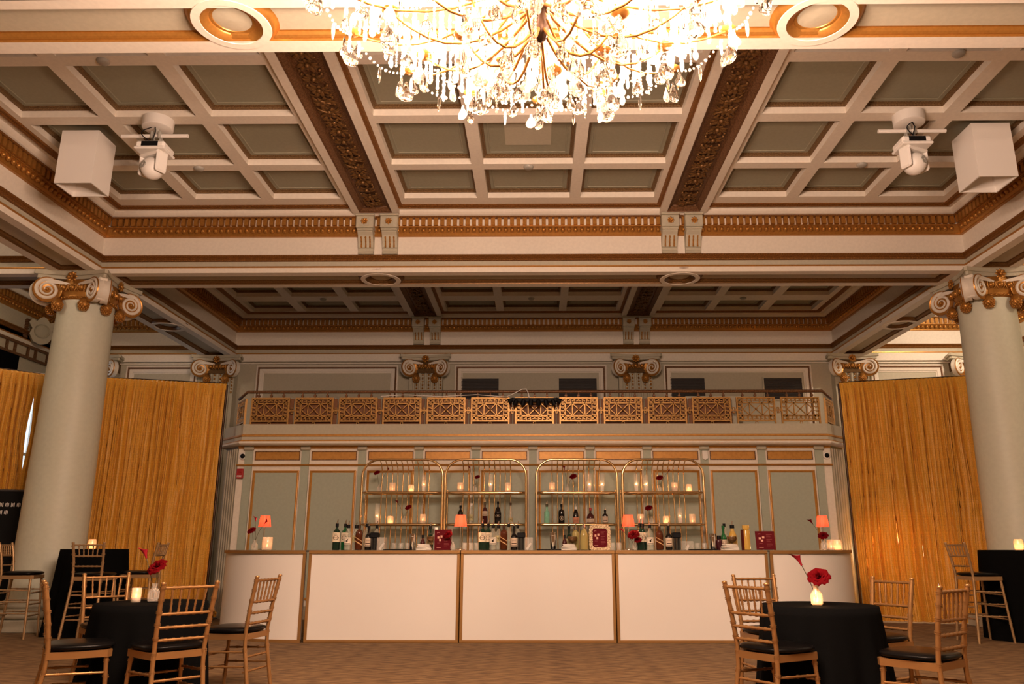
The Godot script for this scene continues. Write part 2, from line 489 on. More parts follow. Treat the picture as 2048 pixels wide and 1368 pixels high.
func soffit(axis: String, a0: float, a1: float, c: float, rosettes: Array, gold: Material) -> void:
	var L := absf(a1 - a0)
	var mid := (a0 + a1) / 2
	var at := Vector3(mid, 0, c) if axis == "x" else Vector3(c, 0, mid)
	var B := Basis() if axis == "x" else Basis(Vector3.UP, PI / 2)
	var b := MB.new()
	b.ring(-L / 2, L / 2, 0.355, -0.355, [Vector2(0, HB), Vector2(0.15, HB)])
	b.box(Vector3(0, 5.9, 0), Vector3(L, 1.2, 0.5))
	var beam := obj("beam", b, M.cream, ceil_root, at, B)
	var g := MB.new()
	g.ring(-L / 2, L / 2, 0.355, -0.355, [Vector2(0.15, HB), Vector2(0.153, HB + 0.02), Vector2(0.165, HB + 0.022), Vector2(0.185, HB + 0.032), Vector2(0.20, HB + 0.05), Vector2(0.20, HB + 0.058), Vector2(0.215, HB + 0.06)])
	obj("soffit_moulding", g, gold, beam)
	var p := MB.new()
	flat(p, -L / 2 + 0.2, L / 2 - 0.2, 0.155, -0.155, HB + 0.06)
	obj("soffit_panel", p, M.stone, beam)
	for r: float in rosettes:
		var w := MB.new()
		w.lathe([Vector2(0.238, HB + 0.01), Vector2(0.241, HB - 0.006), Vector2(0.308, HB - 0.006), Vector2(0.313, HB + 0.004)], 40)
		var x := (r - mid) if axis == "x" else (mid - r)
		var ro := obj("rosette", w, M.cream, beam, Vector3(x, 0, 0))
		w = MB.new()
		w.lathe([Vector2(0.31, HB + 0.0), Vector2(0.325, HB + 0.012), Vector2(0.345, HB + 0.03), Vector2(0.352, HB + 0.05), Vector2(0.365, HB + 0.06)], 40)
		w.lathe([Vector2(0.15, HB + 0.058), Vector2(0.155, HB + 0.048), Vector2(0.178, HB + 0.045), Vector2(0.185, HB + 0.03), Vector2(0.215, HB + 0.018), Vector2(0.225, HB + 0.004), Vector2(0.239, HB)], 40)
		obj("rosette_moulding", w, gold, beam, Vector3(x, 0, 0))
		w = MB.new()
		w.lathe([Vector2(0.0, HB + 0.042), Vector2(0.1, HB + 0.046), Vector2(0.155, HB + 0.055)], 32)
		obj("rosette_disc", w, M.stone, beam, Vector3(x, 0, 0))

func leaf(b: MB, root: Vector3, dir: Vector3, out: Vector3, l: float, w: float, curl: float) -> void:
	var side := dir.cross(out).normalized()
	b.grid(func(u: float, v: float) -> Vector3:
		var s := (v - 0.5) * 2.0
		var ww := w * sin(PI * clampf(u * 0.9 + 0.08, 0, 1)) * (1.0 - 0.25 * absf(sin(u * 14.0)))
		return root + dir * (l * (u - curl * u * u * 0.35)) + side * (s * ww * 0.5) + out * (0.012 + curl * l * 0.5 * sin(u * PI * 0.85) - 0.25 * ww * s * s), 5, 4)

func foliage_motif() -> MB:
	# one length of carved leafwork, lying along z, hanging below y = 0
	var b := MB.new()
	var dn := Vector3.DOWN
	var r := RandomNumberGenerator.new()
	r.seed = 77
	for cz: float in [-0.24, 0.0, 0.22]:
		for k in 9:
			var a := TAU * k / 9.0 + cz * 3
			leaf(b, Vector3(0.02 * cos(a), 0, cz + 0.02 * sin(a)), Vector3(cos(a), 0, sin(a)), dn, r.randf_range(0.09, 0.15), 0.07, r.randf_range(0.35, 0.75))
		b.ball(Vector3(0, -0.03, cz), Vector3(0.035, 0.03, 0.035), 8, 4)
		for s: float in [-1.0, 1.0]:
			b.ball(Vector3(s * 0.11, -0.02, cz + 0.09), Vector3(0.022, 0.022, 0.022), 6, 4)
	for s: float in [-1.0, 1.0]:
		var path := []
		for i in 11:
			var t := i / 10.0
			path.append(Vector3(s * 0.13 * cos(t * PI * 1.0) , -0.015 - 0.02 * sin(t * PI), -0.33 + 0.2 * t))
		b.tube(path, [0.006, 0.011, 0.014, 0.016, 0.017, 0.017, 0.016, 0.015, 0.013, 0.01, 0.006], 6)
		for k in 4:
			var z := -0.3 + k * 0.16
			leaf(b, Vector3(s * 0.03, 0, z), Vector3(s * 0.8, 0, 0.6), dn, 0.15, 0.06, 0.5)
	return b

func carved_beam(xc: float, z0: float, z1: float, motif: ArrayMesh) -> void:
	var b := MB.new()
	var h := 6.06
	b.ring(xc - 0.36, xc + 0.36, z0, z1, [Vector2(0, h), Vector2(0.11, h)])
	for s: float in [-1.0, 1.0]:
		b.quad(Vector3(xc + s * 0.36, h, z0), Vector3(xc + s * 0.36, h, z1), Vector3(xc + s * 0.36, HC + 0.01, z1), Vector3(xc + s * 0.36, HC + 0.01, z0), Vector3(s, 0, 0))
	var o := obj("cross_beam", b, M.cream, ceil_root)
	var g := MB.new()
	g.ring(xc - 0.36, xc + 0.36, z0, z1, [Vector2(0.11, h), Vector2(0.112, h + 0.015), Vector2(0.13, h + 0.02), Vector2(0.17, h + 0.06), Vector2(0.18, h + 0.062), Vector2(0.185, h + 0.08)])
	obj("trough_moulding", g, M.gilt_brown, o)
	var p := MB.new()
	flat(p, xc - 0.18, xc + 0.18, z0 - 0.18, z1 + 0.18, h + 0.08)
	obj("trough_panel", p, M.gilt_brown, o)
	var L := (z0 - z1) - 0.44
	var n := int(round(L / 0.66))
	for i in n:
		inst("carved_foliage", motif, M.gilt_dark, o, Vector3(xc, h + 0.08, z0 - 0.22 - L * (i + 0.5) / n), Basis(Vector3.UP, PI * (i % 2)))

func gilt_edge(x0: float, x1: float, z0: float, z1: float, left: bool, right: bool) -> void:
	var prof := [Vector2(0, HC), Vector2(0.012, HC - 0.02), Vector2(0.035, HC - 0.028), Vector2(0.06, HC - 0.012), Vector2(0.08, HC - 0.02), Vector2(0.10, HC - 0.016), Vector2(0.115, HC)]
	var b := MB.new()
	if left and right:
		b.ring(x0, x1, z0, z1, prof)
	else:
		var ml := -1.0 if left else 0.0
		var mr := -1.0 if right else 0.0
		b.run(prof, Vector3(x0, 0, z0), Vector3(x1, 0, z0), Vector3(0, 0, -1), ml, mr)
		b.run(prof, Vector3(x0, 0, z1), Vector3(x1, 0, z1), Vector3(0, 0, 1), ml, mr)
		if left: b.run(prof, Vector3(x0, 0, z0), Vector3(x0, 0, z1), Vector3(1, 0, 0), -1, -1)
		if right: b.run(prof, Vector3(x1, 0, z0), Vector3(x1, 0, z1), Vector3(-1, 0, 0), -1, -1)
	obj("ceiling_moulding", b, M.gilt_carved, ceil_root)

func nave_bay(k: int, z0: float, z1: float, rows: Array, motif: ArrayMesh) -> void:
	entablature(k, XL, XR, z0, z1)
	var za := z0 - 0.27
	var zb := z1 + 0.27
	var b := MB.new()
	var groups := [[[-6.2, -5.25], [-5.06, -4.08], [-3.9, -2.9]], [[-1.95, -0.87], [-0.71, 0.5], [0.655, 1.75]], [[2.7, 3.70], [3.87, 4.86], [5.05, 6.02]]]
	for g in groups: coffers(g, rows)
	lattice(b, XL + 0.27 + 0.115, -2.7, za - 0.115, zb + 0.115, groups[0], rows)
	lattice(b, -2.13 + 0.105, 1.93 - 0.105, za - 0.115, zb + 0.115, groups[1], rows)
	lattice(b, 2.5, XR - 0.27 - 0.115, za - 0.115, zb + 0.115, groups[2], rows)
	obj("rib_grid", b, M.cream, ceil_root)
	gilt_edge(XL + 0.27, -2.7, za, zb, true, false)
	gilt_edge(-2.14, 1.94, za, zb, true, true)
	gilt_edge(2.5, XR - 0.27, za, zb, false, true)
	for xc: float in [-2.45, 2.25]: carved_beam(xc, z0 - 0.1, z1 + 0.1, motif)

func aisle_bay(k: int, x0: float, x1: float, z0: float, z1: float, rows: Array) -> void:
	entablature(k, x0, x1, z0, z1)
	var w := (x1 - x0 - 0.8 - 0.2) / 2
	var cols := [[x0 + 0.42, x0 + 0.42 + w], [x1 - 0.42 - w, x1 - 0.42]]
	coffers(cols, rows)
	var b := MB.new()
	lattice(b, x0 + 0.385, x1 - 0.385, z0 - 0.385, z1 + 0.385, cols, rows)
	obj("rib_grid", b, M.cream, ceil_root)
	gilt_edge(x0 + 0.27, x1 - 0.27, z0 - 0.27, z1 + 0.27, true, true)

func volute(b_gilt: MB, b_cream: MB, T: Transform3D, hand: float, R := 0.2) -> void:
	var X := T * Transform3D(Basis(Vector3.RIGHT, PI / 2), Vector3.ZERO)
	b_gilt.lathe([Vector2(R, 0.03), Vector2(R * 0.97, 0.045), Vector2(R * 0.93, 0.035), Vector2(0, 0.035)], 28, X)
	b_cream.lathe([Vector2(0, -0.07), Vector2(R * 0.9, -0.07), Vector2(R * 0.94, -0.05), Vector2(R * 0.9, -0.02), Vector2(R, 0.03)], 28, X)
	b_cream.grid(func(u: float, v: float) -> Vector3:
		var a := hand * (u * 2.35 * TAU - 0.3) + PI / 2
		var rm := R * (0.80 - 0.66 * u)
		var w := R * (0.285 - 0.20 * u)
		var r := rm + w * (v - 0.5)
		return T * Vector3(cos(a) * r, sin(a) * r, 0.036 + 0.02 * pow(sin(PI * v), 0.5)), 56, 4, -hand)
	b_gilt.ball(T * Vector3(0, 0, 0.04), Vector3.ONE * R * 0.14, 8, 5)

func pinecone(b: MB, c: Vector3) -> void:
	b.ball(c, Vector3(0.075, 0.115, 0.075), 9, 7)
	for r in 5:
		for k in 9:
			var a := TAU * (k + 0.5 * (r % 2)) / 9
			var y := 0.01 - 0.025 * r
			var rr := 0.075 * sqrt(maxf(0.0, 1 - pow(y / 0.115, 2)))
			b.ball(c + Vector3(cos(a) * rr, y, sin(a) * rr), Vector3.ONE * 0.014, 5, 3)

func capital(o: Node3D, sides: Array, flat_back := false) -> void:
	# an angular Ionic capital round the local y axis, from 4.55 to 5.17
	var ab := MB.new()
	var q := PackedVector2Array()
	for k in 4:
		var R := Basis(Vector3.UP, k * PI / 2)
		for i in 9:
			var t := -1.0 + 2.0 * i / 8
			var p := R * Vector3(t * 0.53, 0, 0.56 - 0.10 * (1 - t * t))
			if flat_back: p.z = maxf(p.z, 0.12)
			if q.size() == 0 or q[q.size() - 1].distance_to(Vector2(p.x, p.z)) > 0.001: q.append(Vector2(p.x, p.z))
	var small := PackedVector2Array()
	for p in q: small.append(p * 0.94)
	var T := Transform3D(Basis(Vector3(1, 0, 0), Vector3(0, 0, 1), Vector3(0, 1, 0)), Vector3.ZERO)
	ab.prism(q, 5.105, 5.168, T)
	ab.prism(small, 5.05, 5.105, T)
	obj("abacus", ab, M.stone, o)
	var eg := MB.new()
	var cn := MB.new()
	for yaw: float in sides:
		var R := Basis(Vector3.UP, yaw)
		for s: float in [-1.0, 1.0]:
			var vg := MB.new()
			var vc := MB.new()
			volute(vg, vc, Transform3D(R * Basis(Vector3.UP, -s * 0.6), R * Vector3(s * 0.355, 4.865, 0.475)), -s)
			# the band that joins the scroll to the middle under the abacus
			vc.grid(func(u: float, v: float) -> Vector3:
				return R * Vector3(s * lerpf(0.36, 0.06, u), 5.03 - 0.045 * u * u - 0.075 * v * (1 - 0.5 * u), 0.525 - 0.11 * u), 6, 2, s)
			var vo := obj("volute", vg, M.gilt, o)
			obj("volute_band", vc, M.cream, vo)
			pinecone(cn, R * Vector3(s * 0.20, 4.655, 0.425))
		for i in 3:
			var x := (i - 1) * 0.135
			eg.ball(R * Vector3(x, 4.915, 0.44), Vector3(0.045, 0.05, 0.05), 10, 6)
			for s: float in [-1.0, 1.0]:
				eg.tube([R * Vector3(x + s * 0.055, 4.965, 0.45), R * Vector3(x + s * 0.06, 4.9, 0.45), R * Vector3(x + s * 0.035, 4.86, 0.44)], 0.009, 5)
		# the flower in the middle of the abacus
		for k in 8:
			var a := TAU * k / 8
			leaf(eg, R * Vector3(0.02 * cos(a), 5.07 + 0.02 * sin(a), 0.47), R * Vector3(cos(a), sin(a), 0), R * Vector3(0, 0, 1), 0.085, 0.06, 0.6)
		eg.ball(R * Vector3(0, 5.07, 0.5), Vector3.ONE * 0.03, 7, 4)
	if not flat_back:
		var dg := MB.new()
		for k in 4:
			var D := Basis(Vector3.UP, PI / 4 + k * PI / 2)
			dg.cbox(D * Vector3(0, 4.88, 0.665), Vector3(0.13, 0.36, 0.06), 0.015, D)
		obj("corner_band", dg, M.cream, o)
	obj("egg_and_dart", eg, M.gilt, o)
	obj("pinecones", cn, M.gilt, o)

func column(at: Vector3, label: String) -> void:
	var o := thing("column", label, "column", at, 0.0, "columns of the nave")
	var b := MB.new()
	var pr := []
	for i in 13:
		var t := i / 12.0
		pr.append(Vector2(lerpf(0.455, 0.39, pow(t, 1.4)), 0.42 + t * 4.32))
	b.lathe(pr, 48)
	obj("shaft", b, M.column, o)
	b = MB.new()
	b.cbox(Vector3(0, 0.08, 0), Vector3(1.22, 0.16, 1.22), 0.01)
	b.lathe([Vector2(0.55, 0.16), Vector2(0.6, 0.18), Vector2(0.615, 0.21), Vector2(0.6, 0.245), Vector2(0.55, 0.26), Vector2(0.53, 0.265), Vector2(0.51, 0.285), Vector2(0.515, 0.305), Vector2(0.54, 0.315), Vector2(0.55, 0.335), Vector2(0.54, 0.36), Vector2(0.5, 0.37), Vector2(0.48, 0.375), Vector2(0.475, 0.39), Vector2(0.455, 0.42)], 40)
	obj("base", b, M.stone, o)
	b = MB.new()
	b.lathe([Vector2(0.39, 4.74), Vector2(0.41, 4.75), Vector2(0.415, 4.77), Vector2(0.40, 4.785), Vector2(0.40, 4.80), Vector2(0.42, 4.85), Vector2(0.44, 4.92), Vector2(0.42, 4.98), Vector2(0.42, 5.06)], 40)
	for k in 40:
		var a := TAU * k / 40
		b.ball(Vector3(cos(a) * 0.41, 4.772, sin(a) * 0.41), Vector3.ONE * 0.02, 6, 4)
	obj("necking", b, M.gilt, o)
	capital(o, [0.0, PI / 2, PI, -PI / 2])

func wall_pilaster(at: Vector3, label: String, yaw := 0.0) -> void:
	var o := thing("pilaster", label, "pilaster", at, yaw, "pilasters of the rear wall")
	var b := MB.new()
	b.span(-0.36, 0.36, 0.0, 5.06, 0.0, 0.22)
	obj("shaft", b, M.stone, o)
	b = MB.new()
	var bd := MB.new()
	for i in 5:
		var x := (i - 2) * 0.13
		b.cbox(Vector3(x - 0.0, 2.6, 0.235), Vector3(0.05, 4.4, 0.05), 0.012)
		for k in 6: bd.ball(Vector3(x + 0.065, 4.74 - k * 0.075, 0.24), Vector3(0.02, 0.03 if k % 2 else 0.02, 0.02), 6, 4)
	obj("fluting", b, M.stone, o)
	obj("flute_beads", bd, M.gilt, o)
	b = MB.new()
	b.span(-0.37, 0.37, 4.77, 4.83, 0.2, 0.29)
	b.span(-0.37, 0.37, 4.83, 5.06, 0.0, 0.27)
	obj("necking", b, M.gilt_dull, o)
	var c := Node3D.new()
	c.name = "capital"; o.add_child(c)
	c.position.z = -0.12
	capital(c, [0.0], true)

func bracket_meshes() -> Array:
	var st := MB.new()
	var side := PackedVector2Array([Vector2(0.0, 5.47), Vector2(0.06, 5.47), Vector2(0.075, 5.49), Vector2(0.07, 5.51), Vector2(0.055, 5.52), Vector2(0.055, 5.56), Vector2(0.08, 5.57), Vector2(0.1, 5.65), Vector2(0.15, 5.74), Vector2(0.2, 5.785), Vector2(0.2, 5.80), Vector2(0.0, 5.80)])
	st.prism(side, -0.115, 0.115, Transform3D(Basis(Vector3(0, 0, 1), Vector3(0, 1, 0), Vector3(-1, 0, 0)), Vector3.ZERO))
	st.cbox(Vector3(0, 5.925, 0.13), Vector3(0.27, 0.19, 0.26), 0.012)
	st.cbox(Vector3(0, 6.035, 0.14), Vector3(0.29, 0.03, 0.29), 0.008)
	st.cbox(Vector3(0, 5.815, 0.12), Vector3(0.25, 0.03, 0.22), 0.008)
	for s: float in [-1.0, 1.0]:
		st.box(Vector3(s * 0.066, 5.925, 0.262), Vector3(0.012, 0.13, 0.012))
		st.box(Vector3(0, 5.925 + s * 0.066, 0.262), Vector3(0.13, 0.012, 0.012))
	var ro := MB.new()
	ro.ball(Vector3(0, 5.925, 0.265), Vector3.ONE * 0.018, 7, 4)
	for k in 8:
		var a := TAU * k / 8
		leaf(ro, Vector3(0.012 * cos(a), 5.925 + 0.012 * sin(a), 0.26), Vector3(cos(a), sin(a), 0), Vector3(0, 0, 1), 0.055, 0.04, 0.5)
	var bd := MB.new()
	for k in 7:
		var t := k / 6.0
		bd.ball(Vector3(0, 5.585 + t * 0.13, 0.085 + 0.05 * t * t), Vector3(0.015, 0.015 if k % 2 else 0.022, 0.015), 6, 4)
	return [st.mesh(), ro.mesh(), bd.mesh()]

func vring(b: MB, x0: float, x1: float, y0: float, y1: float, z: float, prof: Array) -> void:
	# a moulding round an upright rectangle that faces +z; profile points are (inset, distance out)
	for i in prof.size() - 1:
		var p: Vector2 = prof[i]
		var q: Vector2 = prof[i + 1]
		var A := [Vector3(x0 + p.x, y0 + p.x, z + p.y), Vector3(x1 - p.x, y0 + p.x, z + p.y), Vector3(x1 - p.x, y1 - p.x, z + p.y), Vector3(x0 + p.x, y1 - p.x, z + p.y)]
		var C := [Vector3(x0 + q.x, y0 + q.x, z + q.y), Vector3(x1 - q.x, y0 + q.x, z + q.y), Vector3(x1 - q.x, y1 - q.x, z + q.y), Vector3(x0 + q.x, y1 - q.x, z + q.y)]
		var inward := [Vector3(0, 1, 0), Vector3(-1, 0, 0), Vector3(0, -1, 0), Vector3(1, 0, 0)]
		for k in 4:
			var e := q - p
			b.quad(A[k], A[(k + 1) % 4], C[(k + 1) % 4], C[k], Vector3(0, 0, 1) * e.x + (inward[k] as Vector3) * -e.y)

func plane_z(b: MB, x0: float, x1: float, y0: float, y1: float, z: float) -> void:
	b.quad(Vector3(x0, y0, z), Vector3(x1, y0, z), Vector3(x1, y1, z), Vector3(x0, y1, z), Vector3(0, 0, 1))

func build_shell() -> void:
	var b := MB.new()
	b.span(-10.8, 10.7, -0.2, 0.0, 9.2, -17.2)
	struct(obj("floor", b, M.carpet))
	ceil_root = struct_root("ceiling")
	b = MB.new()
	b.span(-10.8, 10.7, 6.5, 6.7, 9.2, -17.2)
	obj("slab", b, M.cream, ceil_root)
	b = MB.new()
	b.span(-10.8, -10.58, 0, 6.5, 9.2, -17.2)
	struct(obj("wall_left", b, M.stone))
	b = MB.new()
	b.span(10.43, 10.7, 0, 6.5, 9.2, -17.2)
	struct(obj("wall_right", b, M.stone))
	b = MB.new()
	b.span(-10.8, 10.7, 0, 6.5, 9.0, 9.2)
	struct(obj("wall_front", b, M.stone))
	# the flat ceilings behind the camera and over the near aisles
	b = MB.new()
	flat(b, -10.58, 10.43, 9.0, -5.06, HC)
	obj("near_ceiling", b, M.cream, ceil_root)
	var motif := foliage_motif().mesh()
	var rows := [[-6.36, -7.17], [-7.34, -8.37], [-8.55, -9.61], [-9.77, -10.67]]
	nave_bay(1, -5.76, -11.27, rows, motif)
	var rows2 := [[-12.58, -13.25], [-13.42, -14.28], [-14.46, -15.36], [-15.7, -16.42]]
	nave_bay(2, -11.98, -16.82, rows2, motif)
	aisle_bay(3, -10.55, -7.38, -5.76, -11.27, rows)
	aisle_bay(4, -10.55, -7.38, -11.98, -16.82, rows2)
	aisle_bay(5, 7.23, 10.4, -5.76, -11.27, rows)
	aisle_bay(6, 7.23, 10.4, -11.98, -16.82, rows2)
	# beams
	for zc: float in [-5.41, -11.625]:
		var gm: Material = M.gilt if zc > -8.0 else M.gilt_dark  # darker gilt on the far beam paints in the deep shadow of its mouldings
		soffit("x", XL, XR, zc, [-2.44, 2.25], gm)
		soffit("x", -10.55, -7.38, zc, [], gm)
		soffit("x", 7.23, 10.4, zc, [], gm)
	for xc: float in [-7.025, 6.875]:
		soffit("z", -5.76, -11.27, xc, [-8.5], M.gilt_dark)  # side beams too: shade put into the moulding colour
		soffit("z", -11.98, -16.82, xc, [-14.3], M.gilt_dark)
	b = MB.new()
	for zc: float in [-5.41, -11.625]:
		for xc: float in [-7.025, 6.875]: 
			b.span(xc - 0.355, xc + 0.355, HB, 5.25, zc - 0.355, zc + 0.355)
			b.span(xc - 0.28, xc + 0.28, 5.25, 6.4, zc - 0.28, zc + 0.28)
	# the near face of the first beam
	b.span(-10.55, 10.4, HB, HC, -5.06, -5.1)
	obj("beam_crossing", b, M.cream, ceil_root)
	for d in [[-7.02, -11.62, "tall pale green column beside the left gold drape, gilded scroll capital"], [6.95, -11.62, "tall pale green column in front of the right gold drape, gilded scroll capital"], [-7.02, -5.41, "pale column at the left edge, nearer than the left drape"], [6.9, -5.41, "pale column at the right edge, nearer than the right drape"]]:
		column(Vector3(d[0], 0, d[1]), d[2])
	# paired brackets under the ends of the carved cross beams
	var bm := bracket_meshes()
	for row in [[-11.33, "front beam above the bar", "brackets on the front beam"], [-16.88, "rear wall, dim back bay", "brackets on the rear wall"]]:
		var names := ["outer left bracket", "inner left bracket", "inner right bracket", "outer right bracket"]
		var xs := [-2.62, -2.25, 2.05, 2.41]
		for i in 4:
			var o := thing("scroll_bracket", "grey scrolled %s with gilt rosette on the %s" % [names[i], row[1]], "bracket", Vector3(xs[i], 0, row[0]), 0.0, row[2])
			inst("body", bm[0], M.stone, o)
			inst("rosette", bm[1], M.gilt, o)
			for j in 3: inst("bead_drop", bm[2], M.gilt, o, Vector3((j - 1) * 0.066, 0, 0))

func build_rear_wall() -> void:
	var w := struct_root("wall_back")
	var Z := -16.9
	var b := MB.new()
	b.span(-10.8, 10.7, 0, 6.5, -17.2, Z)
	obj("wall_face", b, M.stone, w)
	b = MB.new()
	b.span(-10.58, 10.43, 5.08, 5.17, Z, Z + 0.09)
	b.span(-10.58, 10.43, 5.03, 5.05, Z, Z + 0.06)
	w = struct_root("trim_9")
	obj("architrave", b, M.cream, w)
	for p in [[-6.2, -3.05], [-1.80, 1.55], [2.80, 6.05], [-9.1, -7.5], [7.35, 8.95]]:
		var g := MB.new()
		vring(g, p[0], p[1], 3.3, 5.0, Z, [Vector2(0, 0), Vector2(0, 0.05), Vector2(0.03, 0.06), Vector2(0.05, 0.045), Vector2(0.14, 0.03), Vector2(0.15, 0.015), Vector2(0.17, 0.012), Vector2(0.17, 0.0)])
		var o := obj("panel_frame", g, M.cream, w)
		g = MB.new()
		vring(g, p[0] + 0.035, p[1] - 0.035, 3.3, 4.965, Z + 0.05, [Vector2(0, 0), Vector2(0.01, 0.014), Vector2(0.03, 0.008), Vector2(0.04, -0.008)])
		obj("frame_bead", g, M.gilt_brown, o)
	for d in [[-6.97, "outermost left"], [-2.41, "second from left, above the balcony rail"], [2.16, "third from left, above the balcony rail"], [6.84, "second from right, beside the right drape top"], [-9.62, "far left beyond the column"], [9.46, "far right beyond the column"]]:
		wall_pilaster(Vector3(d[0], 0, Z), "fluted wall pilaster with gilded scroll capital, %s" % d[1])
	var vx := [-1.245, 0.91, 3.28, 5.41]
	var vn := ["leftmost of the four", "second from left, above the track light", "third from left", "rightmost, beside the corner capital"]
	for i in 4:
		var o := thing("air_vent", "dark air vent grille in the rear wall, %s" % vn[i], "vent", Vector3(vx[i], 4.4, Z), 0.0, "air vents of the rear wall")
		var g := MB.new()
		vring(g, -0.445, 0.445, -0.2, 0.33, 0.0, [Vector2(0, 0), Vector2(0, 0.03), Vector2(0.03, 0.03), Vector2(0.03, 0.005)])
		obj("frame", g, M.stone, o)
		g = MB.new()
		plane_z(g, -0.415, 0.415, -0.17, 0.3, 0.006)
		for k in 14: g.box(Vector3(0, -0.15 + k * 0.033, 0.014), Vector3(0.83, 0.012, 0.014), Basis(Vector3.RIGHT, 0.5))
		obj("louvre", g, M.grille, o)
	# carved cartouche on the left aisle wall
	var c := thing("wall_cartouche", "carved shield cartouche with round boss high on the left aisle wall", "ornament", Vector3(-10.42, 5.5, -15.75), PI / 2 - 0.7)
	c.scale = Vector3.ONE * 0.62
	b = MB.new()
	var q := PackedVector2Array()
	for p in [[0, -0.5], [0.22, -0.42], [0.36, -0.18], [0.30, 0.02], [0.42, 0.2], [0.34, 0.34], [0.2, 0.28], [0.1, 0.42], [0, 0.47], [-0.1, 0.42], [-0.2, 0.28], [-0.34, 0.34], [-0.42, 0.2], [-0.30, 0.02], [-0.36, -0.18], [-0.22, -0.42]]: q.append(Vector2(p[0], p[1]))
	b.prism(q, 0.0, 0.16)
	obj("shield", b, M.stone, c)
	b = MB.new()
	b.lathe([Vector2(0.0, 0.24), Vector2(0.12, 0.22), Vector2(0.2, 0.17), Vector2(0.205, 0.19), Vector2(0.225, 0.2), Vector2(0.245, 0.18), Vector2(0.25, 0.16)], 24, Transform3D(Basis(Vector3.RIGHT, PI / 2), Vector3(0, -0.04, 0)))
	obj("boss", b, M.stone, c)
	b = MB.new()
	for s: float in [-1.0, 1.0]:
		for k in 7: leaf(b, Vector3(s * 0.36, -0.3 + k * 0.1, 0.03), Vector3(s * 0.9, 0.3 - 0.1 * k, 0).normalized(), Vector3(0, 0, 1), 0.3, 0.16, 0.5)
	obj("side_leaves", b, M.gilt_brown, c)
	# the left aisle wall below the cornice: dark fretted frieze and blacked-out windows
	var t := struct_root("trim_7")
	b = MB.new()
	for k in 16:
		var z := -6.4 - k * 0.66
		b.span(-10.58, -10.54, 4.93, 5.12, z, z - 0.05)
		b.span(-10.58, -10.54, 4.93, 5.12, z - 0.25, z - 0.3)
	b.span(-10.58, -10.53, 5.12, 5.17, -5.8, -16.8)
	b.span(-10.58, -10.53, 4.88, 4.93, -5.8, -16.8)
	obj("fret_band", b, M.gilt_brown, t)
	b = MB.new()
	b.span(-10.57, -10.5, 0.4, 4.86, -6.2, -15.35)
	var bl := struct_root("window_1")
	obj("blackout_panel", b, M.black_void, bl)
	bl = struct_root("window_2")
	b = MB.new()
	b.span(-10.57, -10.54, 1.6, 4.3, -15.5, -16.7)
	obj("window_glass", b, M.window_daylight, bl)
	b = MB.new()
	for y: float in [1.6, 2.95, 4.3]: b.span(-10.57, -10.5, y - 0.03, y + 0.03, -15.45, -16.75)
	for z: float in [-15.47, -16.1, -16.73]: b.span(-10.57, -10.5, 1.6, 4.3, z - 0.03, z + 0.03)
	obj("window_frame", b, M.cream, bl)
	var dr := struct_root("added_door_1")  # added bright panel shaped as a door, to shine through the drape slit
	b = MB.new()
	b.span(7.5, 8.6, 0.08, 2.1, -16.89, -16.86)
	obj("window_glass", b, M.window_daylight, dr)
	b = MB.new()
	for x: float in [7.45, 8.05, 8.65]: b.span(x - 0.05, x + 0.05, 0, 2.2, -16.89, -16.82)
	b.span(7.4, 8.7, 2.1, 2.2, -16.89, -16.82); b.span(7.4, 8.7, 0.0, 0.1, -16.89, -16.82)
	obj("door_frame", b, M.bronze, dr)

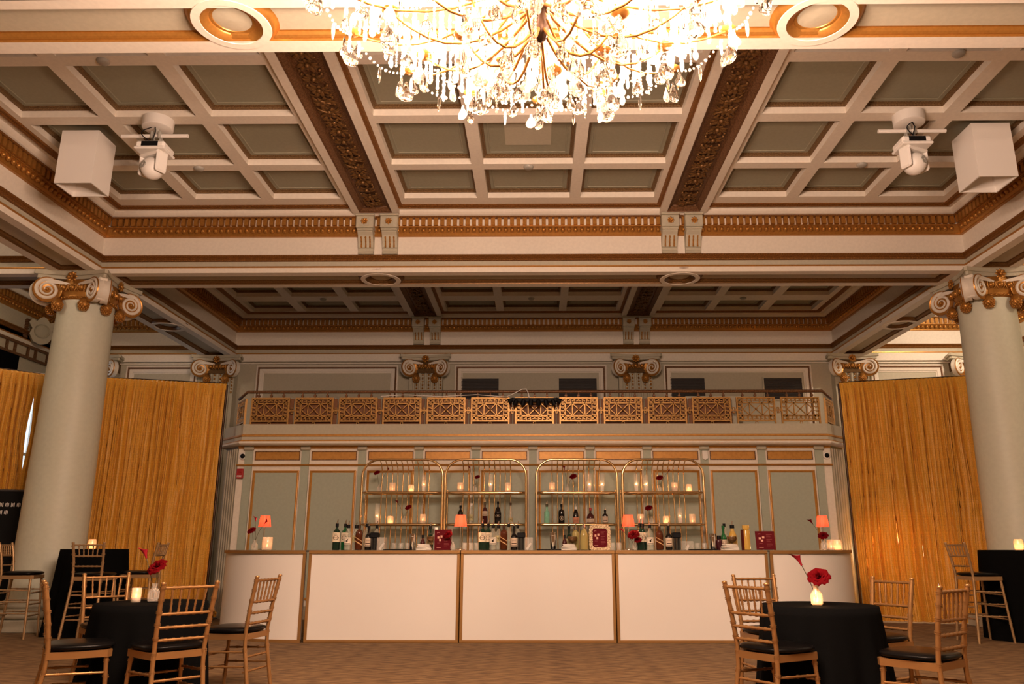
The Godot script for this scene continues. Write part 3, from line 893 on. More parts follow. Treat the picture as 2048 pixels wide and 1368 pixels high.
func build_balcony() -> void:
	var w := struct_root("wall_balcony")
	var Z := -13.05
	var xa := -4.97
	var xb := 4.87
	var b := MB.new()
	b.span(xa, xb, 0, 2.74, Z, Z - 0.15)
	obj("wall_face", b, M.cream, w)
	b = MB.new()
	for s in [[xa, -1.0], [xb, 1.0]]:
		var x: float = s[0]
		var d: float = s[1]
		b.quad(Vector3(x, 0, Z), Vector3(x + d * 0.34, 0, Z - 0.34), Vector3(x + d * 0.34, 2.74, Z - 0.34), Vector3(x, 2.74, Z), Vector3(d, 0, 1))
		b.quad(Vector3(x + d * 0.34, 0, Z - 0.34), Vector3(x + d * 0.34, 0, -16.9), Vector3(x + d * 0.34, 2.74, -16.9), Vector3(x + d * 0.34, 2.74, Z - 0.34), Vector3(d, 0, 0))
		for k in 5: b.tube([Vector3(x + d * (0.05 + 0.06 * k), 0, Z - 0.05 - 0.06 * k), Vector3(x + d * (0.05 + 0.06 * k), 2.7, Z - 0.05 - 0.06 * k)], 0.018, 6)
	obj("wall_return", b, M.stone, w)
	var px := []
	for i in 11: px.append(-0.06 + (i - 5) * 0.9457)
	for i in 11:
		b = MB.new()
		b.span(px[i] - 0.064, px[i] + 0.064, 0, 2.68, Z, Z + 0.03)
		var o := obj("pilaster_strip", b, M.sage_wall, w)
		b = MB.new()
		b.cbox(Vector3(px[i], 2.70, Z + 0.035), Vector3(0.165, 0.066, 0.07), 0.015)
		obj("pilaster_cap", b, M.stone, o)
	for i in 10:
		var x0: float = px[i] + 0.09
		var x1: float = px[i + 1] - 0.09
		b = MB.new()
		plane_z(b, x0 + 0.02, x1 - 0.02, 2.519, 2.643, Z + 0.004)
		var o := obj("gold_panel", b, M.gilt_paint, w)
		b = MB.new()
		vring(b, x0 + 0.005, x1 - 0.005, 2.505, 2.657, Z, [Vector2(0, 0), Vector2(0.002, 0.012), Vector2(0.012, 0.012), Vector2(0.016, 0.0)])
		obj("panel_bead", b, M.gilt_brown, o)
		b = MB.new()
		plane_z(b, x0 + 0.03, x1 - 0.03, 0.32, 2.31, Z + 0.004)
		o = obj("wall_panel", b, M.sage_wall, w)
		b = MB.new()
		vring(b, x0, x1, 0.29, 2.338, Z, [Vector2(0, 0), Vector2(0.003, 0.022), Vector2(0.015, 0.026), Vector2(0.025, 0.012), Vector2(0.034, 0.012), Vector2(0.04, 0.002)])
		obj("panel_moulding", b, M.gilt_paint, o)
	b = MB.new()
	b.span(xa, xb, 2.70, 2.742, Z, Z + 0.03)
	obj("gold_band", b, M.gilt_paint, w)
	b = MB.new()
	b.run([Vector2(0, 2.408), Vector2(0.018, 2.412), Vector2(0.03, 2.424), Vector2(0.018, 2.436), Vector2(0, 2.44)], Vector3(xa, 0, Z + 0.03), Vector3(xb, 0, Z + 0.03), Vector3(0, 0, 1), 0, 0)
	b.span(xa, xb, 2.41, 2.438, Z, Z + 0.031)
	obj("belt_moulding", b, M.gilt_paint, w)
	b = MB.new()
	b.span(xa, xb, 0, 0.2, Z, Z + 0.03)
	struct(obj("baseboard_balcony", b, M.stone))
	# the balcony front and deck
	var t := struct_root("trim_8")
	var Zf := -12.85
	var ends := [Vector3(-4.86, 0, Zf), Vector3(4.78, 0, Zf)]
	var pieces := [[Vector3(-5.36, 0, -16.9), Vector3(-5.36, 0, Zf - 0.5), Vector3(-1, 0, 0)], [Vector3(-5.36, 0, Zf - 0.5), ends[0], Vector3(-0.7071, 0, 0.7071)], [ends[0], ends[1], Vector3(0, 0, 1)], [ends[1], Vector3(5.28, 0, Zf - 0.5), Vector3(0.7071, 0, 0.7071)], [Vector3(5.28, 0, Zf - 0.5), Vector3(5.28, 0, -16.9), Vector3(1, 0, 0)]]
	var strips := [["fascia", [Vector2(-0.1, 3.08), Vector2(0, 3.08), Vector2(0, 2.913)], M.stone], ["gilt_line", [Vector2(0, 2.913), Vector2(0.02, 2.905), Vector2(0.02, 2.88), Vector2(0.006, 2.872)], M.gilt_paint], ["lower_fascia", [Vector2(0.006, 2.872), Vector2(0.006, 2.82)], M.stone], ["gilt_bead", [Vector2(0.006, 2.82), Vector2(0.03, 2.812), Vector2(0.03, 2.795)], M.gilt_paint], ["cornice_lip", [Vector2(0.03, 2.795), Vector2(0.06, 2.79), Vector2(0.06, 2.762), Vector2(0.04, 2.745), Vector2(0.02, 2.738), Vector2(-0.3, 2.738)], M.cream]]
	for s in strips:
		b = MB.new()
		for p in pieces: b.run(s[1], p[0], p[1], p[2], 0.414 if absf(p[2].z) < 0.1 and p[2].x > 0 else (0.414 if p[2].z > 0.1 else 0.0), 0.414 if p[2].z > 0.1 or p[2].x < 0 else 0.0)
		obj(s[0], b, s[2], t)
	b = MB.new()
	b.span(-5.33, 5.25, 2.74, 3.07, Zf - 0.51, -16.9)
	b.span(-4.84, 4.76, 2.74, 3.07, Zf - 0.01, Zf - 0.51)
	obj("deck", b, M.stone, t)
	# the railing: fretwork panels, links, pipe and the brown boards behind
	var r := thing("balcony_railing", "gilded balcony railing of Greek key fretwork panels above the bar", "railing", Vector3(0, 3.08, Zf - 0.06))
	var fm := fret_panel()
	for i in 13:
		inst("fret_panel", fm[0], M.gilt_rail, r, Vector3(-4.455 + i * 0.737, 0, 0))
	for s: float in [-1.0, 1.0]:
		inst("fret_panel", fm[0], M.gilt_rail, r, Vector3(-0.033 + s * 5.0, 0, -0.27), Basis(Vector3.UP, s * PI / 3.2) * Basis.from_scale(Vector3(0.8, 1, 1)))
	for i in 12: inst("link", fm[1], M.gilt_rail, r, Vector3(-4.455 + (i + 0.5) * 0.737, 0, 0))
	b = MB.new()
	b.tube([Vector3(-5.24, 0.55, -0.65), Vector3(-4.86, 0.555, 0.0), Vector3(4.78, 0.555, 0.0), Vector3(5.16, 0.55, -0.65)], 0.026, 8)
	for i in 13:
		for k in 3:
			var x := -4.455 + i * 0.737 + (k - 1) * 0.21
			b.tube([Vector3(x, 0.44, 0), Vector3(x, 0.535, 0)], 0.013, 6)
			b.box(Vector3(x, 0.485, 0.0), Vector3(0.04, 0.03, 0.04))
	obj("hand_rail", b, M.gilt_brown, r)
	for i in 11:
		b = MB.new()
		b.cbox(Vector3(-4.455 + i * 0.737, 0.235, -0.10), Vector3(0.72, 0.44, 0.02), 0.004)
		obj("backing_board", b, M.brown_board, r)
	var pb := MB.new()
	pb.cbox(Vector3(3.0, 0.26, -0.16), Vector3(0.95, 0.5, 0.02), 0.005)
	tag(obj("leaning_board", pb, M.stone, null, Vector3(0, 3.08, Zf - 0.1)), "pale plain board leaning behind the railing at its right end", "board")

func fret_panel() -> Array:
	var b := MB.new()
	var W := 0.62
	var y0 := 0.06
	var y1 := 0.445
	var bar := func(x0: float, ya: float, x1: float, yb: float, w: float, dz := 0.022) -> void:
		var p := Vector3(x0, ya, 0)
		var q := Vector3(x1, yb, 0)
		var d := (q - p).normalized()
		b.box((p + q) / 2, Vector3((q - p).length() + w * 0.6, w, dz), Basis(d, Vector3(-d.y, d.x, 0), Vector3(0, 0, 1)))
	var hw := W / 2
	for s: float in [-1.0, 1.0]:
		bar.call(s * hw, 0.0, s * hw, y1, 0.024, 0.034)
		bar.call(s * (hw - 0.088), y0, s * (hw - 0.088), y1, 0.014)
		bar.call(s * 0.105, y0 + 0.088, s * 0.105, y1 - 0.088, 0.016)
	for y: float in [y0, y1]: bar.call(-hw, y, hw, y, 0.022, 0.034)
	for y: float in [y0 + 0.088, y1 - 0.088]: bar.call(-hw, y, hw, y, 0.016)
	var yc := (y0 + y1) / 2
	var ya := y0 + 0.09
	var yb := y1 - 0.09
	for s: float in [-1.0, 1.0]:
		bar.call(-0.105, yc + s * (yb - yc), 0.105, yc - s * (yb - yc), 0.013)
		for t: float in [-1.0, 1.0]: bar.call(s * 0.105, yc + t * (yb - yc), s * 0.215, yc, 0.013)
		for t: float in [-1.0, 1.0]:   # the filled squares in the corners, each with a hole
			var c := Vector2(s * (hw - 0.044), yc + t * (y1 - yc - 0.044))
			for k: float in [-1.0, 1.0]:
				bar.call(c.x + k * 0.03, c.y - 0.03, c.x + k * 0.03, c.y + 0.03, 0.024)
				bar.call(c.x - 0.03, c.y + k * 0.03, c.x + 0.03, c.y + k * 0.03, 0.024)
	# Greek keys along the four sides
	for t: float in [-1.0, 1.0]:
		var yk := yc + t * (y1 - yc - 0.044)
		for i in 6:
			var x := (i - 2.5) * 0.07
			var f := 1.0 if i < 3 else -1.0
			bar.call(x - 0.028 * f, yk - 0.03, x - 0.028 * f, yk + 0.028, 0.011)
			bar.call(x - 0.028, yk + 0.028, x + 0.028, yk + 0.028, 0.011)
			bar.call(x + 0.028 * f, yk + 0.028, x + 0.028 * f, yk - 0.006, 0.011)
			bar.call(x + 0.028 * f, yk - 0.008, x + 0.0, yk - 0.008, 0.011)
	for s: float in [-1.0, 1.0]:
		var xk := s * (hw - 0.044)
		for i in 3:
			var y := yc + (i - 1) * 0.062
			bar.call(xk - 0.03, y - 0.024, xk + 0.028, y - 0.024, 0.011)
			bar.call(xk + 0.028, y - 0.024, xk + 0.028, y + 0.02, 0.011)
			bar.call(xk + 0.028, y + 0.02, xk - 0.008, y + 0.02, 0.011)
	b.ball(Vector3(0, yc, 0.012), Vector3(0.022, 0.022, 0.012), 8, 4)
	var ringp := []
	for i in 13: ringp.append(Vector3(0.022 * cos(TAU * i / 12), 0.024 + 0.022 * sin(TAU * i / 12), 0))
	b.tube(ringp, 0.007, 5, false)
	var l := MB.new()
	l.box(Vector3(0, 0.235, 0), Vector3(0.13, 0.018, 0.02))
	for s: float in [-1.0, 1.0]:
		l.box(Vector3(s * 0.014, 0.235, 0), Vector3(0.008, 0.1, 0.025))
		l.box(Vector3(0, 0.235 + s * 0.046, 0), Vector3(0.034, 0.01, 0.025))
		l.box(Vector3(s * 0.045, 0.235, 0), Vector3(0.02, 0.045, 0.025))
	return [b.mesh(), l.mesh()]

# ---------- chairs, tables and drapes ----------
func bamboo(b: MB, pts: Array, r: float, nodes: Array, seg := 8) -> void:
	# a turned stick along a polyline with bamboo-like rings at the given shares of its length
	var tot := 0.0
	var acc := [0.0]
	for i in pts.size() - 1:
		tot += (pts[i] as Vector3).distance_to(pts[i + 1]); acc.append(tot)
	var ts := []
	for i in 5: ts.append(i / 4.0)
	for a in acc: ts.append(a / tot)
	var e := 0.004 / tot
	for q in nodes:
		for k: float in [-2.4, -1.6, -0.8, -0.3, 0.3, 0.8, 1.6, 2.4]: ts.append(clampf(q + k * e, 0, 1))
	ts.sort()
	var path := []
	var rad := []
	var last := -1.0
	for t: float in ts:
		if t - last < 1e-5: continue
		last = t
		var s := t * tot
		var k := 0
		while k < acc.size() - 2 and acc[k + 1] < s: k += 1
		var w: float = (s - acc[k]) / maxf(acc[k + 1] - acc[k], 1e-6)
		path.append((pts[k] as Vector3).lerp(pts[k + 1], w))
		var rr := r
		for q in nodes:
			var d := absf(t - q) / e
			if d < 2.5: rr = r * (1.42 if d > 0.5 and d < 1.9 else 1.06)
		rad.append(rr)
	b.tube(path, rad, seg)

func cushion(w: float, d: float, h: float) -> MB:
	var b := MB.new()
	var f := func(u: float, v: float) -> Vector3:
		var a := -u * TAU
		var ph := v * PI - PI / 2
		var c := cos(a)
		var s := sin(a)
		var k := pow(pow(absf(c), 3.2) + pow(absf(s), 3.2), -1 / 3.2)
		var cp := pow(maxf(cos(ph), 0.0), 0.42)
		return Vector3(c * k * cp * w / 2, (0.5 + 0.5 * signf(sin(ph)) * pow(absf(sin(ph)), 0.9)) * h, s * k * cp * d / 2)
	b.grid(f, 28, 10, 1.0, true)
	return b

func make_chair(label: String, group: String, seat: float, top: float, m: Material, kind: String) -> Node3D:
	# faces local +z; the origin is on the floor under the middle of the seat
	var o := thing(kind, label, "chair" if kind == "chiavari_chair" else "stool", Vector3.ZERO, 0.0, group)
	var tall := seat > 0.6
	var b := MB.new()
	var q := PackedVector2Array()
	for p in [[-0.185, -0.19], [0.185, -0.19], [0.2, 0.17], [0.17, 0.2], [-0.17, 0.2], [-0.2, 0.17]]: q.append(Vector2(p[0], p[1]))
	b.prism(q, seat - 0.045, seat, Transform3D(Basis(Vector3(1, 0, 0), Vector3(0, 0, 1), Vector3(0, 1, 0)), Vector3.ZERO))
	obj("seat_frame", b, m, o)
	obj("cushion", cushion(0.43, 0.43, 0.055), M.black_leather, o, Vector3(0, seat - 0.003, 0.01))
	var r := 0.0145
	for s: float in [-1.0, 1.0]:
		b = MB.new()
		bamboo(b, [Vector3(s * (0.215 if tall else 0.19), 0, 0.205 if tall else 0.19), Vector3(s * 0.172, seat - 0.01, 0.165)], r, [0.2, 0.42, 0.64, 0.86] if not tall else [0.3, 0.6, 0.85])
		obj("front_leg", b, m, o)
		b = MB.new()
		bamboo(b, [Vector3(s * (0.205 if tall else 0.178), 0, -0.245), Vector3(s * 0.168, seat - 0.1, -0.185), Vector3(s * 0.167, seat + 0.02, -0.182), Vector3(s * 0.174, seat + 0.2, -0.205), Vector3(s * 0.183, top - 0.012, -0.25)], r + 0.001, [0.1, 0.23, 0.37, 0.5, 0.61, 0.71, 0.8, 0.89, 0.975])
		b.ball(Vector3(s * 0.184, top - 0.004, -0.252), Vector3(0.019, 0.012, 0.019), 8, 5)
		obj("back_post", b, m, o)
	var zat := func(y: float) -> float: return lerpf(-0.182, -0.25, clampf((y - seat) / (top - seat), 0, 1))
	var hy := [top - 0.032, top - 0.20, top - 0.285, top - 0.365] if not tall else [top - 0.03, top - 0.16, top - 0.28]
	for y: float in hy:
		b = MB.new()
		bamboo(b, [Vector3(-0.18, y, zat.call(y)), Vector3(0.18, y, zat.call(y))], 0.0095, [0.2, 0.35, 0.5, 0.65, 0.8], 7)
		obj("back_rail", b, m, o)
	for i in 5:
		var x := (i - 2) * 0.052
		b = MB.new()
		bamboo(b, [Vector3(x, hy[1], zat.call(hy[1])), Vector3(x * 1.12, hy[0], zat.call(hy[0]))], 0.0068, [0.15, 0.38, 0.62, 0.85], 6)
		obj("spindle", b, m, o)
	var lv := [0.30, 0.19] if not tall else [0.58, 0.44, 0.30]
	for y: float in lv:
		for s: float in [-1.0, 1.0]:
			b = MB.new()
			bamboo(b, [Vector3(s * 0.18, y, 0.18), Vector3(s * 0.174, y + 0.01, -0.205)], 0.0085, [0.25, 0.5, 0.75], 6)
			obj("stretcher", b, m, o)
		for s: float in [-1.0, 1.0]:
			b = MB.new()
			bamboo(b, [Vector3(-0.178, y - 0.03, s * 0.19), Vector3(0.178, y - 0.03, s * 0.19)], 0.0085, [0.25, 0.5, 0.75], 6)
			obj("stretcher", b, m, o)
	return o

func cloth_table(called: String, label: String, at: Vector3, r: float, h: float, flare: float, seed_: int) -> void:
	var o := thing(called, label, "table", at)
	var b := MB.new()
	b.lathe([Vector2(0, h - 0.03), Vector2(r - 0.02, h - 0.03), Vector2(r - 0.01, h - 0.015), Vector2(r - 0.02, h - 0.004), Vector2(0, h - 0.004)], 32)
	b.lathe([Vector2(0.0, 0.0), Vector2(0.25, 0.0), Vector2(0.25, 0.02), Vector2(0.04, 0.04), Vector2(0.04, h - 0.03)], 20)
	obj("table_frame", b, M.black, o)
	var c := MB.new()
	var g := RandomNumberGenerator.new()
	g.seed = seed_
	var p1 := g.randf() * TAU
	var p2 := g.randf() * TAU
	var f := func(u: float, v: float) -> Vector3:
		var a := -u * TAU
		if v < 0.25:
			var rr := r * v / 0.25
			return Vector3(cos(a) * rr, h, sin(a) * rr)
		var t := (v - 0.25) / 0.75
		var fold := 0.5 + 0.5 * sin(a * 9 + p1 + 0.9 * sin(a * 2 + p2)) + 0.25 * sin(a * 17 + p2)
		var rr := r + 0.012 * sqrt(t) + t * (flare * 0.35 + flare * fold)
		var y := h - 0.008 - t * (h - 0.012) + 0.008 * maxf(0.0, 1.0 - t * 12)
		return Vector3(cos(a) * rr, y, sin(a) * rr)
	c.grid(f, 120, 20, 1.0, true)
	obj("tablecloth", c, M.black_cloth, o)

func drape(called: String, label: String, pts: Array, h: float, seed_: int, foot_out: float, slits: Array = []) -> Node3D:
	# a wall of pipe and drape along a polyline on the floor; local origin is the world's
	var o := thing(called, label, "curtain", Vector3.ZERO, 0.0, "gold drapes on pipes")
	var acc := [0.0]
	for i in pts.size() - 1: acc.append(acc[i] + (pts[i] as Vector3).distance_to(pts[i + 1]))
	var L: float = acc[acc.size() - 1]
	var along := func(s: float) -> Vector3:
		var k := 0
		while k < acc.size() - 2 and acc[k + 1] < s: k += 1
		return (pts[k] as Vector3).lerp(pts[k + 1], (s - acc[k]) / (acc[k + 1] - acc[k]))
	var d0: Vector3 = ((pts[pts.size() - 1] as Vector3) - (pts[0] as Vector3)).normalized()
	var out := Vector3(-d0.z, 0, d0.x)
	if out.z < 0: out = -out
	var n1 := noise(seed_, 1.0, 3)
	var n2 := noise(seed_ + 1, 1.0, 2)
	var b := MB.new()
	var cuts := [0.0] + slits.map(func(q): return q[0]) + [L]
	for c in cuts.size() - 1:
		b = MB.new()
		var s0: float = cuts[c]
		var s1: float = cuts[c + 1]
		b.grid(func(u: float, v: float) -> Vector3:
			var s := lerpf(s0, s1, u)
			var y := lerpf(h, 0.02, v)
			var w := s + 0.06 * n2.get_noise_2d(s * 0.6, v * 1.2) * v
			var f := 0.05 * n1.get_noise_2d(w * 7.0, v * 0.4) + 0.11 * pow(absf(sin(w * 19.0 + 7.0 * n2.get_noise_2d(w * 1.6, 5.0 + v * 0.15))), 0.33) + 0.04 * pow(absf(sin(w * 47.0 + 6.0 * n2.get_noise_2d(w * 2.3, 15.0 + v * 0.3))), 0.5) + 0.012 * n1.get_noise_2d(w * 30.0, v * 0.7 + 3.0) + 0.05 * v * n1.get_noise_2d(w * 2.6, v * 1.1 + 9.0)
			if v < 0.03: f *= 0.5 + v / 0.06
			var e := 0.0
			for q in slits:
				var lens := maxf(0.0, sin(PI * clampf((y - q[1]) / (q[2] - q[1]), 0, 1)))
				var away: float = s - q[0]
				e += q[3] * lens * exp(-absf(away) * 5.0) * (-1.0 if (c + 1 < cuts.size() - 1 and absf(cuts[c + 1] - q[0]) < 0.001) else (1.0 if absf(cuts[c] - q[0]) < 0.001 else 0.0))
			return (along.call(clampf(s + e, 0, L)) as Vector3) + Vector3(0, y, 0) + out * (f + 0.05 + foot_out * pow(v, 3)), maxi(4, int((s1 - s0) * 210)), 20, 1.0)
		obj("fabric", b, M.gold_drape, o)
	b = MB.new()
	b.grid(func(u: float, v: float) -> Vector3:
		var s := u * L
		return (along.call(s) as Vector3) + Vector3(0, h + 0.03 - 0.10 * v, 0) + out * (0.075 + 0.012 * sin(s * 90.0) + 0.01 * n1.get_noise_1d(s * 20) + 0.02 * sin(v * PI)), int(L * 70), 4, 1.0)
	obj("top_hem", b, M.gold_drape, o)
	b = MB.new()
	var path := []
	for p in pts: path.append((p as Vector3) + Vector3(0, h + 0.03, 0) + out * 0.04)
	b.tube(path, 0.022, 8)
	for k in [0, pts.size() - 1]:
		b.tube([pts[k] as Vector3, (pts[k] as Vector3) + Vector3(0, h + 0.02, 0)], 0.022, 8)
		b.box((pts[k] as Vector3) + Vector3(0, 0.006, 0), Vector3(0.3, 0.012, 0.3))
	obj("pipe_frame", b, M.bronze, o)
	return o

func build_furniture() -> void:
	cloth_table("low_table", "low round table in black cloth with white flower vase, right front", Vector3(2.05, 0, -6.02), 0.41, 0.7075, 0.06, 4)
	cloth_table("low_table", "low round table in black cloth with candle and red flowers, left front", Vector3(-2.93, 0, -6.24), 0.40, 0.7075, 0.05, 7)
	cloth_table("high_table", "tall black-clothed cocktail table beside the left column base", Vector3(-5.98, 0, -10.9), 0.41, 1.085, 0.08, 9)
	cloth_table("high_table", "tall black-clothed cocktail table at the right edge before the right column", Vector3(6.12, 0, -10.4), 0.43, 1.075, 0.04, 12)
	var c := make_chair("gold bamboo-style chair standing alone in front of the bar, seat facing left", "gold chairs at the low tables", 0.445, 0.885, M.chair_gold, "chiavari_chair")
	c.position = Vector3(-2.47, 0, -6.80); c.rotation.y = atan2(-0.98, -0.19)
	var spots := [
		[-3.15, -5.69, 0.84, -0.54, "gold bamboo-style chair at the left edge in front, seen from its side"],
		[-3.695, -7.12, 0.69, 0.73, "gold bamboo-style chair behind the left low table, back rails showing above it"],
		[-2.525, -5.685, -0.73, -0.68, "gold bamboo-style chair with its back to us before the left low table"],
		[1.60, -5.61, 0.84, -0.54, "gold bamboo-style chair left of the right low table, nearest to the camera"],
		[1.89, -6.70, 0.2, 0.98, "gold bamboo-style chair behind the right low table, against the white bar"],
		[2.52, -6.24, -0.904, 0.427, "gold bamboo-style chair right of the right low table, against the gold drape"],
		[2.41, -5.26, -0.62, -0.78, "gold bamboo-style chair right front, pulled out, its back nearest the right edge"]]
	for s in spots: dup(c, s[4], Vector3(s[0], 0, s[1]), atan2(s[2], s[3]))
	var t := make_chair("gold bar stool with its back to us before the left cocktail table", "gold bar stools at the cocktail tables", 0.765, 1.165, M.stool_gold, "bar_stool")
	t.position = Vector3(-5.45, 0, -10.0); t.rotation.y = atan2(-0.05, -1.0)
	dup(t, "gold bar stool right of the left cocktail table, against the left drape", Vector3(-5.25, 0, -10.75), atan2(-1.0, 0.1))
	dup(t, "gold bar stool at the left edge before the column base, seat facing right", Vector3(-6.63, 0, -10.45), atan2(1.0, -0.2))
	dup(t, "gold bar stool left of the right cocktail table, before the right drape", Vector3(5.46, 0, -10.15), atan2(1.0, -0.12))
	drape("gold_drape", "gold crushed-velvet drape between the left column and the bar", [Vector3(-5.28, 0, -13.05), Vector3(-7.45, 0, -12.40)], 3.76, 41, 0.05)
	drape("gold_drape", "gold crushed-velvet drape at the left edge behind the column", [Vector3(-7.75, 0, -12.42), Vector3(-9.9, 0, -10.42)], 3.76, 43, 0.05, [[0.37, 2.3, 3.35, 0.03]])
	drape("gold_drape", "gold crushed-velvet drape between the bar and the right column", [Vector3(5.12, 0, -13.05), Vector3(7.4, 0, -12.43), Vector3(9.8, 0, -11.7)], 3.76, 47, 0.12, [[1.1, 0.2, 0.56, 0.010]])
	# the fabric bunched on the floor at the inner end of the left drape
	var b := MB.new()
	for k in 7:
		var pth := []
		for i in 8: pth.append(Vector3(-0.22 + i * 0.065, 0.05 + 0.035 * sin(i * 1.3 + k * 2.1) + 0.012 * k, 0.09 * sin(i * 0.8 + k * 1.7)))
		b.tube(pth, [0.02, 0.04, 0.05, 0.045, 0.05, 0.045, 0.04, 0.02], 7)
	obj("bunched_hem", b, M.gold_drape, get_node("gold_drape"), Vector3(-5.3, 0.0, -12.9))
	var up := thing("floor_uplight", "small floor lamp behind the right drape, making it glow yellow", "lamp", Vector3(5.72, 0, -13.75))
	b = MB.new()
	b.lathe([Vector2(0, 0), Vector2(0.11, 0), Vector2(0.11, 0.02), Vector2(0.03, 0.03), Vector2(0.03, 0.95), Vector2(0.07, 0.98), Vector2(0.08, 1.05), Vector2(0.0, 1.05)], 16)
	obj("stand", b, M.black, up)
	b = MB.new()
	b.ball(Vector3(0, 1.1, 0), Vector3.ONE * 0.05, 12, 8)
	obj("bulb", b, M.bulb_glow, up)
	var sp := SpotLight3D.new()
	sp.name = "bulb_light"
	sp.light_color = Color(1.0, 0.9, 0.72); sp.light_energy = 8.0; sp.light_size = 0.05; sp.spot_range = 20.0; sp.spot_attenuation = 2.0; sp.spot_angle = 58.0; sp.spot_angle_attenuation = 0.8; sp.shadow_enabled = true
	sp.position = Vector3(0, 1.1, 0.0); sp.rotation = Vector3(-0.25, PI, 0)
	up.add_child(sp)
	# black equipment panel standing by the left column
	var e := thing("equipment_case", "tall black case with white lettering leaning behind the left column", "case", Vector3(-8.0, 0, -11.86), 0.3)
	b = MB.new()
	b.cbox(Vector3(0, 0.97, 0), Vector3(0.7, 1.94, 0.16), 0.015)
	obj("body", b, M.black, e)
	b = MB.new()
	for s: float in [-1.0, 1.0]: b.cbox(Vector3(s * 0.33, 0.97, 0.083), Vector3(0.03, 1.94, 0.012), 0.004)
	b.cbox(Vector3(0, 1.93, 0.083), Vector3(0.66, 0.03, 0.012), 0.004)
	obj("edging", b, M.grille, e)
	b = MB.new()
	for r in 2:
		for k in 4 - r * 2:
			for j in 3: b.box(Vector3(0.0 + k * 0.075 + j * 0.018, 1.72 - r * 0.11, 0.085), Vector3(0.01, 0.06 - 0.012 * ((j + k) % 2), 0.004))
	stuff(obj("lettering", b, M.white_plastic, e))

# ---------- the bar, the brass shelves and what stands on them ----------
const BT := 1.075     # bar top
const BZ := -9.97     # bar front

func ann(b: MB, r0: float, r1: float, y0: float, y1: float, a0: float, a1: float, n: int, caps := true) -> void:
	# a bent bar of rectangular section round the local y axis
	var p := func(r: float, a: float, y: float) -> Vector3: return Vector3(cos(a) * r, y, sin(a) * r)
	for i in n:
		var a := lerpf(a0, a1, float(i) / n)
		var c := lerpf(a0, a1, float(i + 1) / n)
		var na := Vector3(cos(a), 0, sin(a))
		var nc := Vector3(cos(c), 0, sin(c))
		for s in [[r1, 1.0], [r0, -1.0]]:
			var r: float = s[0]
			b.t3(p.call(r, a, y0), p.call(r, c, y0), p.call(r, c, y1), na * s[1], nc * s[1], nc * s[1])
			b.t3(p.call(r, a, y0), p.call(r, c, y1), p.call(r, a, y1), na * s[1], nc * s[1], na * s[1])
		b.quad(p.call(r0, a, y1), p.call(r1, a, y1), p.call(r1, c, y1), p.call(r0, c, y1), Vector3.UP)
		b.quad(p.call(r0, a, y0), p.call(r1, a, y0), p.call(r1, c, y0), p.call(r0, c, y0), Vector3.DOWN)
	if caps:
		for s in [[a0, -1.0], [a1, 1.0]]:
			b.quad(p.call(r0, s[0], y0), p.call(r1, s[0], y0), p.call(r1, s[0], y1), p.call(r0, s[0], y1), Vector3(-sin(s[0]), 0, cos(s[0])) * s[1] * signf(a1 - a0))

func bar_unit(label: String, x0: float, x1: float) -> void:
	var o := thing("bar_counter", label, "bar", Vector3((x0 + x1) / 2, 0, BZ), 0.0, "white bar counter units")
	var w := x1 - x0
	var b := MB.new()
	b.cbox(Vector3(0, 0.54, -0.02), Vector3(w - 0.05, 1.02, 0.02), 0.003)
	obj("front_panel", b, M.bar_white, o)
	b = MB.new()
	for s: float in [-1.0, 1.0]: b.cbox(Vector3(s * (w / 2 - 0.0175), 0.5275, -0.02), Vector3(0.035, 1.055, 0.05), 0.004)
	b.cbox(Vector3(0, 0.016, -0.02), Vector3(w, 0.032, 0.048), 0.004)
	obj("frame", b, M.bar_gold, o)
	b = MB.new()
	b.cbox(Vector3(0, BT - 0.012, -0.315), Vector3(w, 0.024, 0.64), 0.004)
	obj("counter_top", b, M.bar_top, o)
	b = MB.new()
	b.cbox(Vector3(0, BT - 0.0225, 0.008), Vector3(w, 0.04, 0.012), 0.003)
	obj("top_edge", b, M.bar_gold, o)
	b = MB.new()
	for s: float in [-1.0, 1.0]: b.span(s * (w / 2 - 0.02) - 0.01, s * (w / 2 - 0.02) + 0.01, 0, BT - 0.024, -0.045, -0.6)
	b.span(-w / 2 + 0.03, w / 2 - 0.03, 0.4, 0.42, -0.05, -0.58)
	obj("carcass", b, M.black, o)

func bar_end(label: String, x: float, s: float) -> void:
	var R := 1.48
	var o := thing("bar_counter", label, "bar", Vector3(x, 0, BZ - R), 0.0, "white bar counter units")
	var a0 := PI / 2 - s * 0.012
	var a1 := PI / 2 - s * PI / 2 * 0.98
	var b := MB.new()
	ann(b, R - 0.03, R - 0.01, 0.03, 1.05, a0, a1, 40)
	obj("front_panel", b, M.bar_white, o)
	b = MB.new()
	ann(b, R - 0.045, R + 0.005, 0, 0.032, a0, a1, 40)
	for a: float in [a0 - s * 0.012, a1]: ann(b, R - 0.045, R + 0.005, 0, 1.05, a - 0.012, a + 0.012, 2)
	obj("frame", b, M.bar_gold, o)
	b = MB.new()
	ann(b, R - 0.62, R + 0.005, BT - 0.024, BT, a0, a1, 40)
	obj("counter_top", b, M.bar_top, o)
	b = MB.new()
	ann(b, R + 0.003, R + 0.014, BT - 0.042, BT - 0.003, a0, a1, 40)
	obj("top_edge", b, M.bar_gold, o)

const SH := [0.85, 1.465, 1.955]   # shelf heights of the brass etageres
const EZ := -12.45

